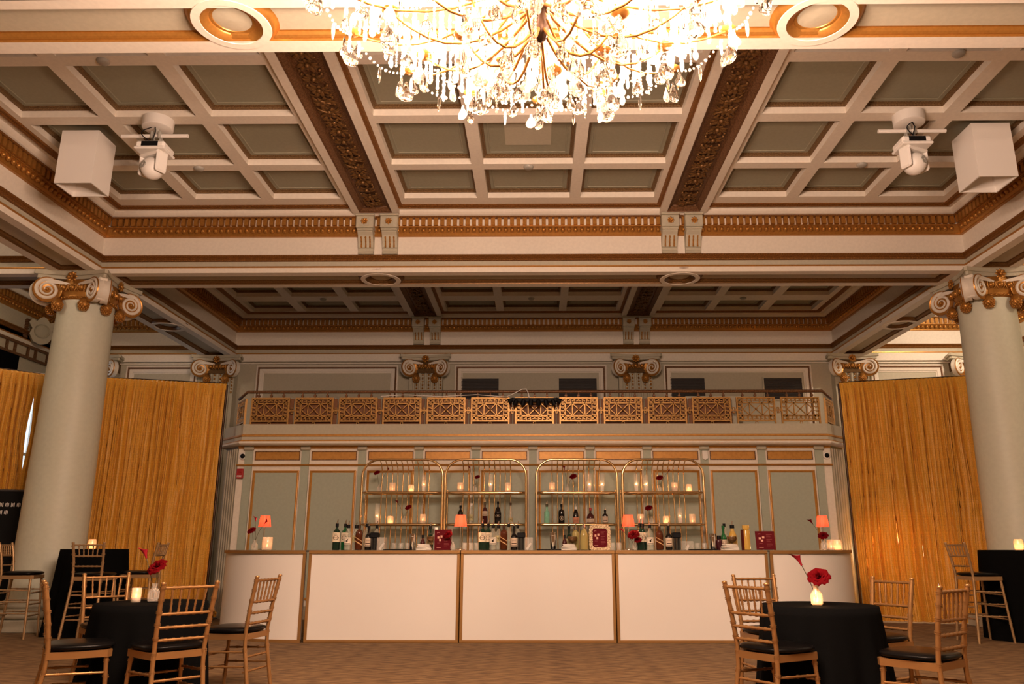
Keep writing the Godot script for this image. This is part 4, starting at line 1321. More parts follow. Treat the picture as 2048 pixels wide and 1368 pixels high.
func make_etagere(label: String) -> Node3D:
	var o := thing("etagere", label, "shelf", Vector3.ZERO, 0.0, "brass shelving units")
	var W := 1.27
	var zf := 0.0
	var zb := -0.34
	var b := MB.new()
	var arch := func(z: float, top: float, rad: float) -> Array:
		var p := [Vector3(-W / 2, 0, z), Vector3(-W / 2, top - rad, z)]
		for i in range(1, 9): p.append(Vector3(-W / 2 + rad * (1 - cos(i * PI / 16)), top - rad + rad * sin(i * PI / 16), z))
		for i in range(0, 9): p.append(Vector3(W / 2 - rad * (1 - cos((8 - i) * PI / 16)), top - rad + rad * sin((8 - i) * PI / 16), z))
		p.append(Vector3(W / 2, 0, z))
		return p
	b.tube(arch.call(zf, 2.45, 0.26), 0.019, 8)
	obj("front_hoop", b, M.brass, o)
	for i in 10:
		var x := (i - 4.5) * 0.0845
		b = MB.new()
		var p := []
		for k in 9: p.append(Vector3(x, 2.45 - 0.22 * (1 - cos(k * PI / 16)), zf - 0.30 * sin(k * PI / 16)))
		p.append(Vector3(x, 0.06, zf - 0.30))
		b.tube(p, 0.009, 6)
		obj("back_rod", b, M.brass, o)
	for s: float in [-1.0, 1.0]:
		b = MB.new()
		b.tube([Vector3(s * W / 2, 0, zb), Vector3(s * W / 2, 2.0, zb)], 0.014, 8)
		for y: float in [0.06] + SH: b.tube([Vector3(s * W / 2, y - 0.012, zf), Vector3(s * W / 2, y - 0.012, zb)], 0.01, 6)
		obj("side_post", b, M.brass, o)
	for y: float in SH:
		b = MB.new()
		b.cbox(Vector3(0, y - 0.004, -0.16), Vector3(W - 0.05, 0.008, 0.33), 0.002)
		var sh := obj("shelf", b, M.shelf_glass, o)
		b = MB.new()
		var p := []
		for i in 25:
			var a := TAU * i / 24
			p.append(Vector3(signf(cos(a)) * (W / 2 - 0.15) + cos(a) * 0.14, y - 0.016, -0.16 + 0.165 * sin(a)) if absf(cos(a)) > 0.01 else Vector3((W / 2 - 0.15) * (1 if i < 1 else -1) * 0, y - 0.016, -0.16 + 0.165 * signf(sin(a))))
		b.tube(p, 0.018, 8, false)
		obj("shelf_rim", b, M.brass, sh)
	b = MB.new()
	b.tube([Vector3(-W / 2, 0.06, zb), Vector3(W / 2, 0.06, zb)], 0.012, 7)
	obj("foot_rail", b, M.brass, o)
	return o

# bottles: radius, body height, shoulder, neck radius, total height
func bottle_mesh(r: float, hb: float, sh: float, rn: float, H: float) -> ArrayMesh:
	var b := MB.new()
	b.lathe([Vector2(0, 0.004), Vector2(r * 0.8, 0.0), Vector2(r, 0.006), Vector2(r, hb), Vector2(r * 0.96, hb + sh * 0.25), Vector2(r * 0.7, hb + sh * 0.7), Vector2(rn * 1.1, hb + sh), Vector2(rn, hb + sh + 0.01), Vector2(rn, H - 0.02), Vector2(rn * 1.25, H - 0.018), Vector2(rn * 1.25, H - 0.004), Vector2(rn, H), Vector2(0, H)], 18)
	return b.mesh()

func label_patch(r: float, y0: float, y1: float, half: float) -> MB:
	var b := MB.new()
	b.grid(func(u: float, v: float) -> Vector3:
		var a := lerpf(half, -half, u)
		return Vector3(-sin(a) * r, lerpf(y1, y0, v), cos(a) * r), 8, 1, 1.0)
	return b

func label_mat(nm: String, kind: int, ground: Color, ink: Color) -> StandardMaterial3D:
	var im := Image.create(64, 80, false, Image.FORMAT_RGBA8)
	im.fill(ground)
	if kind == 0:      # arched label: dark ring of lettering over two lines
		for y in 80:
			for x in 64:
				var d := Vector2(x - 32, (y - 34) * 1.1).length()
				if d > 15 and d < 19 or (absf(y - 34) < 3 and absf(x - 32) < 24): im.set_pixel(x, y, ink)
		for k in 3: im.fill_rect(Rect2i(20 + k * 2, 56 + k * 6, 24 - k * 4, 2), ink)
	elif kind == 1:    # white label with a figure in the middle
		im.fill_rect(Rect2i(8, 8, 48, 5), ink)
		im.fill_rect(Rect2i(28, 26, 9, 26), ink); im.fill_rect(Rect2i(22, 36, 10, 6), ink); im.fill_rect(Rect2i(34, 48, 6, 12), ink)
		im.fill_rect(Rect2i(14, 68, 36, 3), ink)
	elif kind == 2:    # slanting ribbon
		for y in 80:
			for x in 64:
				var q := y + x * 0.45
				if q > 44 and q < 50 or q > 66 and q < 70: im.set_pixel(x, y, ink)
	elif kind == 3:    # block label with lines
		im.fill_rect(Rect2i(6, 10, 52, 3), ink); im.fill_rect(Rect2i(12, 24, 40, 8), ink)
		for k in 3: im.fill_rect(Rect2i(16, 42 + k * 9, 32, 2), ink)
	elif kind == 4:    # round emblem
		for y in 80:
			for x in 64:
				var d := Vector2(x - 32, y - 38).length()
				if d < 20 and d > 16 or d < 8: im.set_pixel(x, y, ink)
	elif kind == 5:    # menu: boxes left, columns of text right
		for k in [[10, 26], [22, 22], [17, 36]]: im.fill_rect(Rect2i(k[0], k[1], 8, 9), ink)
		for k in 9: im.fill_rect(Rect2i(8 + k, 12 - int(3 * sin(k * 0.35)), 2, 1), ink)
		im.fill_rect(Rect2i(10, 52, 12, 1), ink.lerp(ground, 0.4))
		for k in 12:
			if k % 4 != 3: im.fill_rect(Rect2i(36, 14 + k * 5, 20 - (k * 7) % 9, 1), ink.lerp(ground, 0.45))
		im.fill_rect(Rect2i(8, 70, 16, 2), ink)
	var m := mat(nm, Color.WHITE, 0.6)
	m.albedo_texture = ImageTexture.create_from_image(im)
	m.metallic_specular = 0.15
	return m

func bottle(label: String, at: Vector3, dims: Array, glass: Material, lab: Array, cap: Material, pour := true, called := "bottle") -> Node3D:
	# lab: [material, bottom, top] or []
	var o := thing(called, label, "bottle", at, 0.0, "bottles of the bar")
	inst("glass_body", bottle_mesh(dims[0], dims[1], dims[2], dims[3], dims[4]), glass, o)
	if String(glass.resource_name) in ["bottle_clear", "bottle_aqua"]:
		var l := MB.new()
		l.lathe([Vector2(0, 0.006), Vector2(dims[0] * 0.9, 0.006), Vector2(dims[0] * 0.9, dims[1] * 0.55), Vector2(0, dims[1] * 0.55)], 14)
		obj("spirit", l, M.bottle_clear, o)
	if lab: obj("label", label_patch(dims[0] + 0.0012, lab[1], lab[2], 1.25), lab[0], o)
	var b := MB.new()
	b.lathe([Vector2(0, dims[4] - 0.03), Vector2(dims[3] * 1.35, dims[4] - 0.03), Vector2(dims[3] * 1.35, dims[4] + 0.012), Vector2(0, dims[4] + 0.012)], 12)
	obj("stopper", b, cap, o)
	if pour:
		b = MB.new()
		var H: float = dims[4]
		b.tube([Vector3(0, H + 0.01, 0), Vector3(0.002, H + 0.03, 0), Vector3(0.008, H + 0.062, 0.0)], [0.011, 0.009, 0.005], 8)
		obj("pourer", b, M.chrome, o)
	return o

func candle_light(o: Node3D, y: float, e: float) -> void:
	var b := MB.new()
	b.lathe([Vector2(0, y - 0.012), Vector2(0.006, y - 0.004), Vector2(0.005, y + 0.006), Vector2(0, y + 0.022)], 8)
	obj("flame", b, M.flame, o)
	lamp(o, Vector3(0, y + 0.004, 0), Color(1.0, 0.72, 0.45), e, 0.012)

func glass_cup(b: MB, r: float, h: float, r2 := 0.0) -> void:
	var rt := r2 if r2 > 0 else r
	b.lathe([Vector2(0, 0.0), Vector2(r * 0.92, 0.0), Vector2(r, 0.006), Vector2(rt, h - 0.002), Vector2(rt - 0.002, h), Vector2(rt - 0.005, h - 0.002), Vector2(r - 0.005, 0.012), Vector2(0, 0.01)], 20)

func hurricane(label: String, at: Vector3, h := 0.26, group := "hurricane candles on the brass shelves") -> void:
	var o := thing("hurricane_candle", label, "candle", at, 0.0, group)
	var b := MB.new()
	glass_cup(b, 0.04, h)
	obj("glass_cylinder", b, M.glass, o)
	b = MB.new()
	b.lathe([Vector2(0, 0.012), Vector2(0.026, 0.012), Vector2(0.026, 0.098), Vector2(0.024, 0.102), Vector2(0, 0.098)], 16)
	obj("wax_candle", b, M.wax, o)
	candle_light(o, 0.118, 0.012)

func frosted_votive(label: String, at: Vector3, lit := 0.05, r := 0.05, h := 0.145, group := "frosted votives on the brass shelves") -> void:
	var o := thing("frosted_votive", label, "candle", at, 0.0, group)
	var b := MB.new()
	glass_cup(b, r, h)
	obj("frosted_glass", b, M.frosted, o)
	b = MB.new()
	b.lathe([Vector2(0, 0.012), Vector2(r * 0.8, 0.012), Vector2(r * 0.8, lit - 0.012), Vector2(0, lit - 0.014)], 16)
	obj("wax_candle", b, M.wax, o)
	candle_light(o, lit, 0.0035)

func glow_votive(label: String, at: Vector3, s := 1.0, group := "glowing ribbed votives") -> void:
	var o := thing("glowing_votive", label, "candle", at, 0.0, group)
	var b := MB.new()
	b.lathe([Vector2(0, 0), Vector2(0.036 * s, 0), Vector2(0.046 * s, 0.012 * s), Vector2(0.049 * s, 0.045 * s), Vector2(0.047 * s, 0.085 * s), Vector2(0.038 * s, 0.112 * s), Vector2(0.035 * s, 0.112 * s), Vector2(0.043 * s, 0.085 * s), Vector2(0.043 * s, 0.012 * s), Vector2(0, 0.008 * s)], 18)
	obj("ribbed_glass", b, M.frosted, o)
	b = MB.new()
	b.lathe([Vector2(0, 0.01 * s), Vector2(0.034 * s, 0.01 * s), Vector2(0.037 * s, 0.02 * s), Vector2(0.036 * s, 0.042 * s), Vector2(0.028 * s, 0.052 * s), Vector2(0, 0.054 * s)], 16)
	obj("wax_candle_glow", b, M.candle_glow, o)
	lamp(o, Vector3(0, 0.045 * s, 0), Color(1.0, 0.72, 0.45), 0.016, 0.02)

func rose_mesh() -> ArrayMesh:
	var b := MB.new()
	var g := RandomNumberGenerator.new()
	g.seed = 5
	for ringi in 4:
		var n := 4 + ringi
		for k in n:
			var a := TAU * k / n + ringi * 0.7
			var open := 0.15 + ringi * 0.36 + g.randf() * 0.15
			var R := Basis(Vector3.UP, a)
			var sz := 0.034 + ringi * 0.008
			b.grid(func(u: float, v: float) -> Vector3:
				var s := (u - 0.5) * 2.0
				var w := sz * sin(PI * clampf(0.18 + v * 0.72, 0, 1)) * 1.05
				var lift := v * sz * 1.7 * cos(open * v)
				var outw := 0.006 + ringi * 0.005 + v * sz * 1.5 * sin(open) * (0.4 + 0.6 * v) + 0.008 * s * s * (1 - v)
				return R * Vector3(s * w, lift - 0.01 * s * s + 0.003 * sin(s * 7 + k), outw), 5, 4)
	return b.mesh()

func calla_mesh() -> ArrayMesh:
	var b := MB.new()
	b.grid(func(u: float, v: float) -> Vector3:
		var a := u * TAU
		var r := 0.006 + 0.016 * v * v
		var tip := pow(0.5 + 0.5 * cos(a), 2.0) * v
		return Vector3(cos(a) * r + 0.016 * tip * v, v * 0.055 + 0.035 * tip, sin(a) * r), 14, 6, -1.0, true)
	return b.mesh()

var RM: ArrayMesh
var CM: ArrayMesh

func flower(called: String, label: String, base: Vector3, head: Vector3, s := 1.0, bend := 0.0) -> void:
	# a stem from the vase to the flower head
	var o := thing(called, label, "flower", base, 0.0, "red flowers in bud vases")
	var b := MB.new()
	var p := []
	var d := head - base
	for i in 9:
		var t := i / 8.0
		p.append(Vector3(d.x * pow(t, 1.0 + bend), d.y * t, d.z * t))
	b.tube(p, 0.0028, 6)
	obj("stem", b, M.stem, o)
	var dir := (Vector3(p[8]) - Vector3(p[6])).normalized()
	var x := Vector3(0, 0, 1).cross(dir).normalized()
	if called == "red_rose":
		inst("bloom", RM, M.petal, o, d - Vector3(0, 0.02 * s, 0), Basis(Vector3(1, 0, 0.4).normalized(), 0.75) * Basis.from_scale(Vector3.ONE * s * 0.52))
	else:
		inst("spathe", CM, M.petal_pink if called == "pink_calla" else M.petal, o, d, Basis(x, dir, x.cross(dir)) * Basis.from_scale(Vector3.ONE * s))

func bud_vase(label: String, at: Vector3, s := 1.0, lit := false) -> void:
	var o := thing("bud_vase", label, "vase", at, 0.0, "glass bud vases")
	var b := MB.new()
	b.lathe([Vector2(0, 0), Vector2(0.034 * s, 0), Vector2(0.042 * s, 0.01 * s), Vector2(0.042 * s, 0.075 * s), Vector2(0.03 * s, 0.1 * s), Vector2(0.02 * s, 0.115 * s), Vector2(0.02 * s, 0.135 * s), Vector2(0.025 * s, 0.145 * s), Vector2(0.022 * s, 0.145 * s), Vector2(0.017 * s, 0.133 * s), Vector2(0.017 * s, 0.115 * s), Vector2(0.037 * s, 0.075 * s), Vector2(0.037 * s, 0.012 * s), Vector2(0, 0.01 * s)], 16)
	for k in 12:
		var a := TAU * k / 12
		b.tube([Vector3(cos(a) * 0.042, 0.01, sin(a) * 0.042) * s, Vector3(cos(a) * 0.043, 0.075, sin(a) * 0.043) * s, Vector3(cos(a) * 0.03, 0.1, sin(a) * 0.03) * s], 0.0028 * s, 5)
	obj("glass", b, M.crystal if not lit else M.frosted, o)
	if lit:
		b = MB.new()
		b.lathe([Vector2(0, 0.012 * s), Vector2(0.033 * s, 0.012 * s), Vector2(0.033 * s, 0.03 * s), Vector2(0, 0.034 * s)], 14)
		obj("tealight_flame", b, M.candle_glow, o)
		lamp(o, Vector3(0, 0.032 * s, 0), Color(1.0, 0.76, 0.5), 0.03, 0.02)

func bar_lamp(label: String, at: Vector3) -> void:
	var o := thing("table_lamp", label, "lamp", at, 0.0, "red shaded bar lamps")
	var b := MB.new()
	b.lathe([Vector2(0, 0), Vector2(0.06, 0), Vector2(0.062, 0.008), Vector2(0.055, 0.014), Vector2(0.03, 0.02), Vector2(0.008, 0.024), Vector2(0.0065, 0.04), Vector2(0.0065, 0.33), Vector2(0, 0.33)], 20)
	obj("stand", b, M.chrome, o)
	b = MB.new()
	var pr := [Vector2(0.0775, 0.29), Vector2(0.058, 0.43)]
	var n := 48
	for i in n:
		var a := TAU * i / n
		var c := TAU * (i + 1) / n
		var k0 := 1.0 + (0.02 if i % 2 else 0.0)
		var k1 := 1.0 + (0.0 if i % 2 else 0.02)
		var f := func(r: float, y: float, q: float) -> Vector3: return Vector3(cos(q) * r, y, sin(q) * r)
		b.quad(f.call(pr[0].x * k0, pr[0].y, a), f.call(pr[0].x * k1, pr[0].y, c), f.call(pr[1].x * k1, pr[1].y, c), f.call(pr[1].x * k0, pr[1].y, a), Vector3(cos(a), 0, sin(a)))
	obj("lamp_shade", b, M.lamp_shade_glow, o)
	b = MB.new()
	b.ball(Vector3(0, 0.36, 0), Vector3(0.022, 0.03, 0.022), 10, 6)
	obj("bulb", b, M.bulb_glow, o)
	lamp(o, Vector3(0, 0.36, 0), Color(1.0, 0.74, 0.52), 0.13, 0.03)

func tumbler(label: String, at: Vector3, r := 0.036, h := 0.085) -> void:
	var o := MB.new()
	glass_cup(o, r * 0.9, h, r)
	tag(obj("tumbler", o, M.crystal, null, at), label, "glass", "tumblers on the bar")

func napkins(label: String, at: Vector3, turn: float) -> void:
	var o := thing("napkin_stack", label, "napkins", at, turn)
	for k in 9:
		var b := MB.new()
		var w := 0.19 - 0.006 * k
		b.cbox(Vector3(0.008 * sin(k * 2.3), 0.0045 + 0.0085 * k, 0), Vector3(w, 0.0075, 0.13), 0.002, Basis(Vector3(0.25, 0, 1).normalized(), 0.05 * sin(k * 1.7)) * Basis(Vector3.UP, 0.12 * sin(k * 3.1)))
		obj("napkin", b, M.napkin, o)

func coupe(label: String, at: Vector3) -> void:
	var b := MB.new()
	b.lathe([Vector2(0, 0), Vector2(0.035, 0.0), Vector2(0.035, 0.004), Vector2(0.006, 0.01), Vector2(0.005, 0.08), Vector2(0.02, 0.09), Vector2(0.055, 0.115), Vector2(0.066, 0.145), Vector2(0.06, 0.168), Vector2(0.055, 0.168), Vector2(0.06, 0.145), Vector2(0.05, 0.12), Vector2(0, 0.1)], 20)
	tag(obj("amber_coupe", b, M.glass_smoke, null, at), label, "glass", "amber coupes on the bar")

func shaker(label: String, at: Vector3) -> void:
	var o := thing("cocktail_shaker", label, "shaker", at, 0.0, "steel cocktail shakers")
	for k in 2:
		var b := MB.new()
		b.lathe([Vector2(0, 0), Vector2(0.031, 0), Vector2(0.034, 0.006), Vector2(0.044, 0.16), Vector2(0.046, 0.163), Vector2(0.042, 0.163), Vector2(0.03, 0.01), Vector2(0, 0.008)], 20)
		obj("tin", b, M.chrome, o, Vector3(0, 0.038 * k, 0))

func plastic_box(label: String, at: Vector3, w: float, h: float, turn := 0.0) -> void:
	var o := thing("straw_box", label, "box", at, turn, "clear boxes on the bar")
	var b := MB.new()
	for s in [[0, 1], [0, -1], [1, 0], [-1, 0]]: b.box(Vector3(s[0] * w / 2, h / 2, s[1] * 0.06), Vector3(0.003 if s[0] else w, h, 0.003 if s[1] else 0.12))
	b.box(Vector3(0, 0.003, 0), Vector3(w, 0.004, 0.12))
	obj("clear_box", b, M.crystal, o)
	b = MB.new()
	b.box(Vector3(0, h * 0.3, 0), Vector3(0.025, h * 0.62, 0.02), Basis(Vector3.BACK, -0.6))
	obj("straws", b, M.napkin, o)

func caddy(label: String, at: Vector3) -> void:
	var o := thing("bar_caddy", label, "caddy", at, 0.0, "black topped bar caddies")
	var b := MB.new()
	b.cbox(Vector3(0, 0.075, 0), Vector3(0.085, 0.15, 0.1), 0.006)
	obj("base", b, M.glass_dark, o)
	b = MB.new()
	b.cbox(Vector3(0, 0.182, 0), Vector3(0.105, 0.065, 0.115), 0.008)
	b.box(Vector3(-0.02, 0.08, 0), Vector3(0.012, 0.14, 0.02)); b.box(Vector3(0.02, 0.08, 0.02), Vector3(0.012, 0.14, 0.02))
	obj("black_top", b, M.black, o)

func menu(label: String, at: Vector3, w: float, h: float, lean: float, turn: float) -> Node3D:
	var o := thing("menu_sign", label, "sign", at, turn, "maroon cocktail menus")
	var b := MB.new()
	b.cbox(Vector3(0, h / 2, -0.004), Vector3(w, h, 0.008), 0.002, Basis(Vector3.RIGHT, -lean))
	obj("board", b, M.maroon, o)
	b = MB.new()
	var R := Basis(Vector3.RIGHT, -lean)
	var P := func(x: float, y: float) -> Vector3: return R * Vector3(x, y - h / 2, 0.0015) + Vector3(0, h / 2, 0)
	b.quad(P.call(-w / 2 + 0.004, 0.004), P.call(w / 2 - 0.004, 0.004), P.call(w / 2 - 0.004, h - 0.004), P.call(-w / 2 + 0.004, h - 0.004), Vector3(0, 0, 1))
	obj("print", b, M.menu_print, o)
	return o

func build_bar() -> void:
	RM = rose_mesh(); CM = calla_mesh()
	label_mat("lab_arch", 0, Color(0.86, 0.80, 0.70), Color(0.2, 0.15, 0.1))
	label_mat("lab_figure", 1, Color(0.88, 0.83, 0.75), Color(0.12, 0.08, 0.06))
	label_mat("lab_ribbon", 2, lin(0.08, 0.02, 0.006), Color(0.85, 0.7, 0.5))
	label_mat("lab_block", 3, Color(0.84, 0.76, 0.66), Color(0.25, 0.16, 0.12))
	label_mat("lab_emblem", 4, Color(0.1, 0.09, 0.08), Color(0.75, 0.68, 0.58))
	label_mat("lab_pink", 3, lin(0.55, 0.25, 0.15), Color(0.2, 0.08, 0.05))
	label_mat("lab_pale", 4, Color(0.72, 0.68, 0.52), Color(0.45, 0.4, 0.25))
	label_mat("menu_print", 5, lin(0.105, 0.008, 0.012), Color(0.85, 0.66, 0.58))
	bar_end("curved white bar counter at the left end of the bar", -2.83, -1.0)
	bar_unit("white bar counter front, first straight unit from the left", -2.81, -0.945)
	bar_unit("white bar counter front, middle straight unit with the scalloped menu", -0.935, 0.955)
	bar_unit("white bar counter front, straight unit right of the middle", 0.965, 2.83)
	bar_end("curved white bar counter at the right end behind the low table", 2.84, 1.0)
	var e := make_etagere("first brass arched shelf unit from the left, with candles and roses")
	e.position = Vector3(-2.113, 0, EZ)
	dup(e, "second brass arched shelf unit from the left, bottles below candles", Vector3(-0.80, 0, EZ))
	dup(e, "third brass arched shelf unit from the left, aqua bottle on it", Vector3(0.63, 0, EZ))
	dup(e, "rightmost brass arched shelf unit, with pairs of hurricane candles", Vector3(1.985, 0, EZ))
	# what stands on the shelves
	var z := EZ - 0.13
	var U := 1.955
	var L := 1.465
	var on := ["on the top shelf of the leftmost brass unit", "on the lower shelf of the leftmost brass unit", "on the top shelf of the second brass unit", "on the top shelf of the third brass unit", "on the top shelf of the rightmost brass unit", "on the lower shelf of the rightmost brass unit"]
	frosted_votive("frosted glass votive " + on[0], Vector3(-2.29, U, z), 0.045)
	glow_votive("glowing ribbed votive " + on[0], Vector3(-1.99, U, z))
	hurricane("tall glass candle cylinder " + on[0], Vector3(-1.79, U, z), 0.27)
	bud_vase("clear bud vase " + on[0], Vector3(-2.50, U, z), 0.8)
	flower("red_rose", "dark red rose at the top left of the leftmost brass unit", Vector3(-2.50, U + 0.03, z), Vector3(-2.545, 2.27, z), 1.0)
	flower("red_calla", "thin curved red bud leaning right " + on[0], Vector3(-2.49, U + 0.03, z + 0.02), Vector3(-2.385, 2.29, z), 0.7, 0.8)
	hurricane("tall glass candle cylinder " + on[1], Vector3(-2.51, L, z), 0.31)
	glow_votive("glowing ribbed votive " + on[1], Vector3(-2.30, L, z), 1.05)
	bud_vase("clear bud vase " + on[1], Vector3(-2.08, L, z), 0.8)
	flower("red_rose", "dark red rose " + on[1], Vector3(-2.08, L + 0.03, z), Vector3(-2.02, 1.73, z), 1.05)
	flower("red_calla", "thin red bud curving left " + on[1], Vector3(-2.09, L + 0.03, z), Vector3(-2.19, 1.78, z), 0.8, 0.9)
	frosted_votive("frosted glass votive " + on[1], Vector3(-1.79, L, z), 0.06)
	frosted_votive("frosted votive at the left " + on[2], Vector3(-1.21, U, z), 0.06)
	bud_vase("clear bud vase " + on[2], Vector3(-0.98, U, z), 0.75)
	flower("red_rose", "dark red ragged flower " + on[2], Vector3(-0.98, U + 0.03, z), Vector3(-0.94, 2.2, z), 0.85)
	flower("red_calla", "thin red bud leaning left " + on[2], Vector3(-0.985, U + 0.03, z), Vector3(-1.06, 2.31, z), 0.7, 0.2)
	hurricane("tall glass candle cylinder " + on[2], Vector3(-0.73, U, z), 0.28)
	frosted_votive("frosted votive at the right " + on[2], Vector3(-0.455, U, z), 0.04)
	frosted_votive("frosted glass votive " + on[3], Vector3(0.245, U, z), 0.055)
	bud_vase("clear bud vase " + on[3], Vector3(0.485, U, z), 0.85)
	flower("red_calla", "dark calla lily standing upright " + on[3], Vector3(0.48, U + 0.03, z), Vector3(0.445, 2.3, z), 1.0, 0.5)
	flower("red_rose", "bright red rose right of the calla " + on[3], Vector3(0.49, U + 0.03, z), Vector3(0.585, 2.21, z), 1.15, 0.6)
	hurricane("tall glass candle cylinder in the middle " + on[3], Vector3(0.835, U, z), 0.29)
	hurricane("tall glass candle cylinder at the right " + on[3], Vector3(1.04, U, z), 0.29)
	hurricane("left tall glass candle cylinder " + on[4], Vector3(1.58, U, z), 0.29)
	hurricane("right tall glass candle cylinder " + on[4], Vector3(1.735, U, z), 0.26)
	bud_vase("clear bud vase " + on[4], Vector3(1.945, U, z), 0.75)
	flower("red_rose", "dark red rose " + on[4], Vector3(1.945, U + 0.03, z), Vector3(1.955, 2.19, z), 1.1)
	flower("red_calla", "thin red bud leaning right " + on[4], Vector3(1.945, U + 0.03, z), Vector3(2.09, 2.27, z), 0.7, 0.7)
	frosted_votive("frosted glass votive " + on[4], Vector3(2.185, U, z), 0.085)
	glow_votive("glowing ribbed votive " + on[4], Vector3(2.41, U, z), 1.05)
	frosted_votive("frosted votive at the left " + on[5], Vector3(1.63, L, z), 0.09, 0.054)
	bud_vase("clear bud vase " + on[5], Vector3(1.80, L, z), 0.75)
	flower("red_rose", "dark red carnation bunch " + on[5], Vector3(1.80, L + 0.03, z), Vector3(1.765, 1.72, z), 1.15)
	glow_votive("glowing ribbed votive " + on[5], Vector3(2.025, L, z), 1.05)
	hurricane("tall glass candle cylinder " + on[5], Vector3(2.25, L, z), 0.25)
	frosted_votive("frosted votive at the right " + on[5], Vector3(2.44, L, z), 0.04)
	# bottles on the shelves
	var ot := " on the lower shelf of the second brass unit"
	bottle("dark bottle half behind the lamp" + ot, Vector3(-1.20, L, z), [0.042, 0.16, 0.05, 0.014, 0.27], M.bottle_dark, [], M.black)
	bottle("tall clear bottle with pale label" + ot, Vector3(-1.03, L, z), [0.04, 0.19, 0.06, 0.015, 0.30], M.bottle_clear, [M.lab_pale, 0.05, 0.14], M.white_plastic, false)
	bottle("dark red bottle with pale upper label" + ot, Vector3(-0.815, L, z), [0.04, 0.19, 0.06, 0.013, 0.32], M.bottle_red, [M.lab_block, 0.12, 0.19], M.stem)
	bottle("black sloping bottle with oval label" + ot, Vector3(-0.61, L, z), [0.052, 0.14, 0.12, 0.013, 0.33], M.bottle_dark, [M.lab_emblem, 0.08, 0.16], M.black)
	bottle("slim pale clear bottle" + ot, Vector3(-0.41, L, z), [0.036, 0.1, 0.16, 0.012, 0.31], M.bottle_clear, [M.lab_pale, 0.03, 0.09], M.bronze)
	ot = " on the lower shelf of the third brass unit"
	bottle("aqua glass square-shouldered bottle" + ot, Vector3(0.16, L, z), [0.043, 0.17, 0.03, 0.016, 0.29], M.bottle_aqua, [], M.stem)
	bottle("black bottle with figured dark label" + ot, Vector3(0.39, L, z), [0.047, 0.18, 0.04, 0.014, 0.29], M.bottle_dark, [M.lab_emblem, 0.02, 0.15], M.black)
	bottle("dark tapering bottle with pink label" + ot, Vector3(0.615, L, z), [0.046, 0.09, 0.13, 0.013, 0.25], M.bottle_dark, [M.lab_pink, 0.012, 0.095], M.white_plastic)
	bottle("squat brown bottle with cream label" + ot, Vector3(0.845, L, z), [0.06, 0.09, 0.07, 0.015, 0.23], M.bottle_red, [M.lab_block, 0.02, 0.075], M.red)
	bottle("small dark bottle with narrow label" + ot, Vector3(1.075, L, z), [0.044, 0.125, 0.03, 0.014, 0.2], M.bottle_dark, [M.lab_block, 0.02, 0.11], M.black)
	build_bar_top()

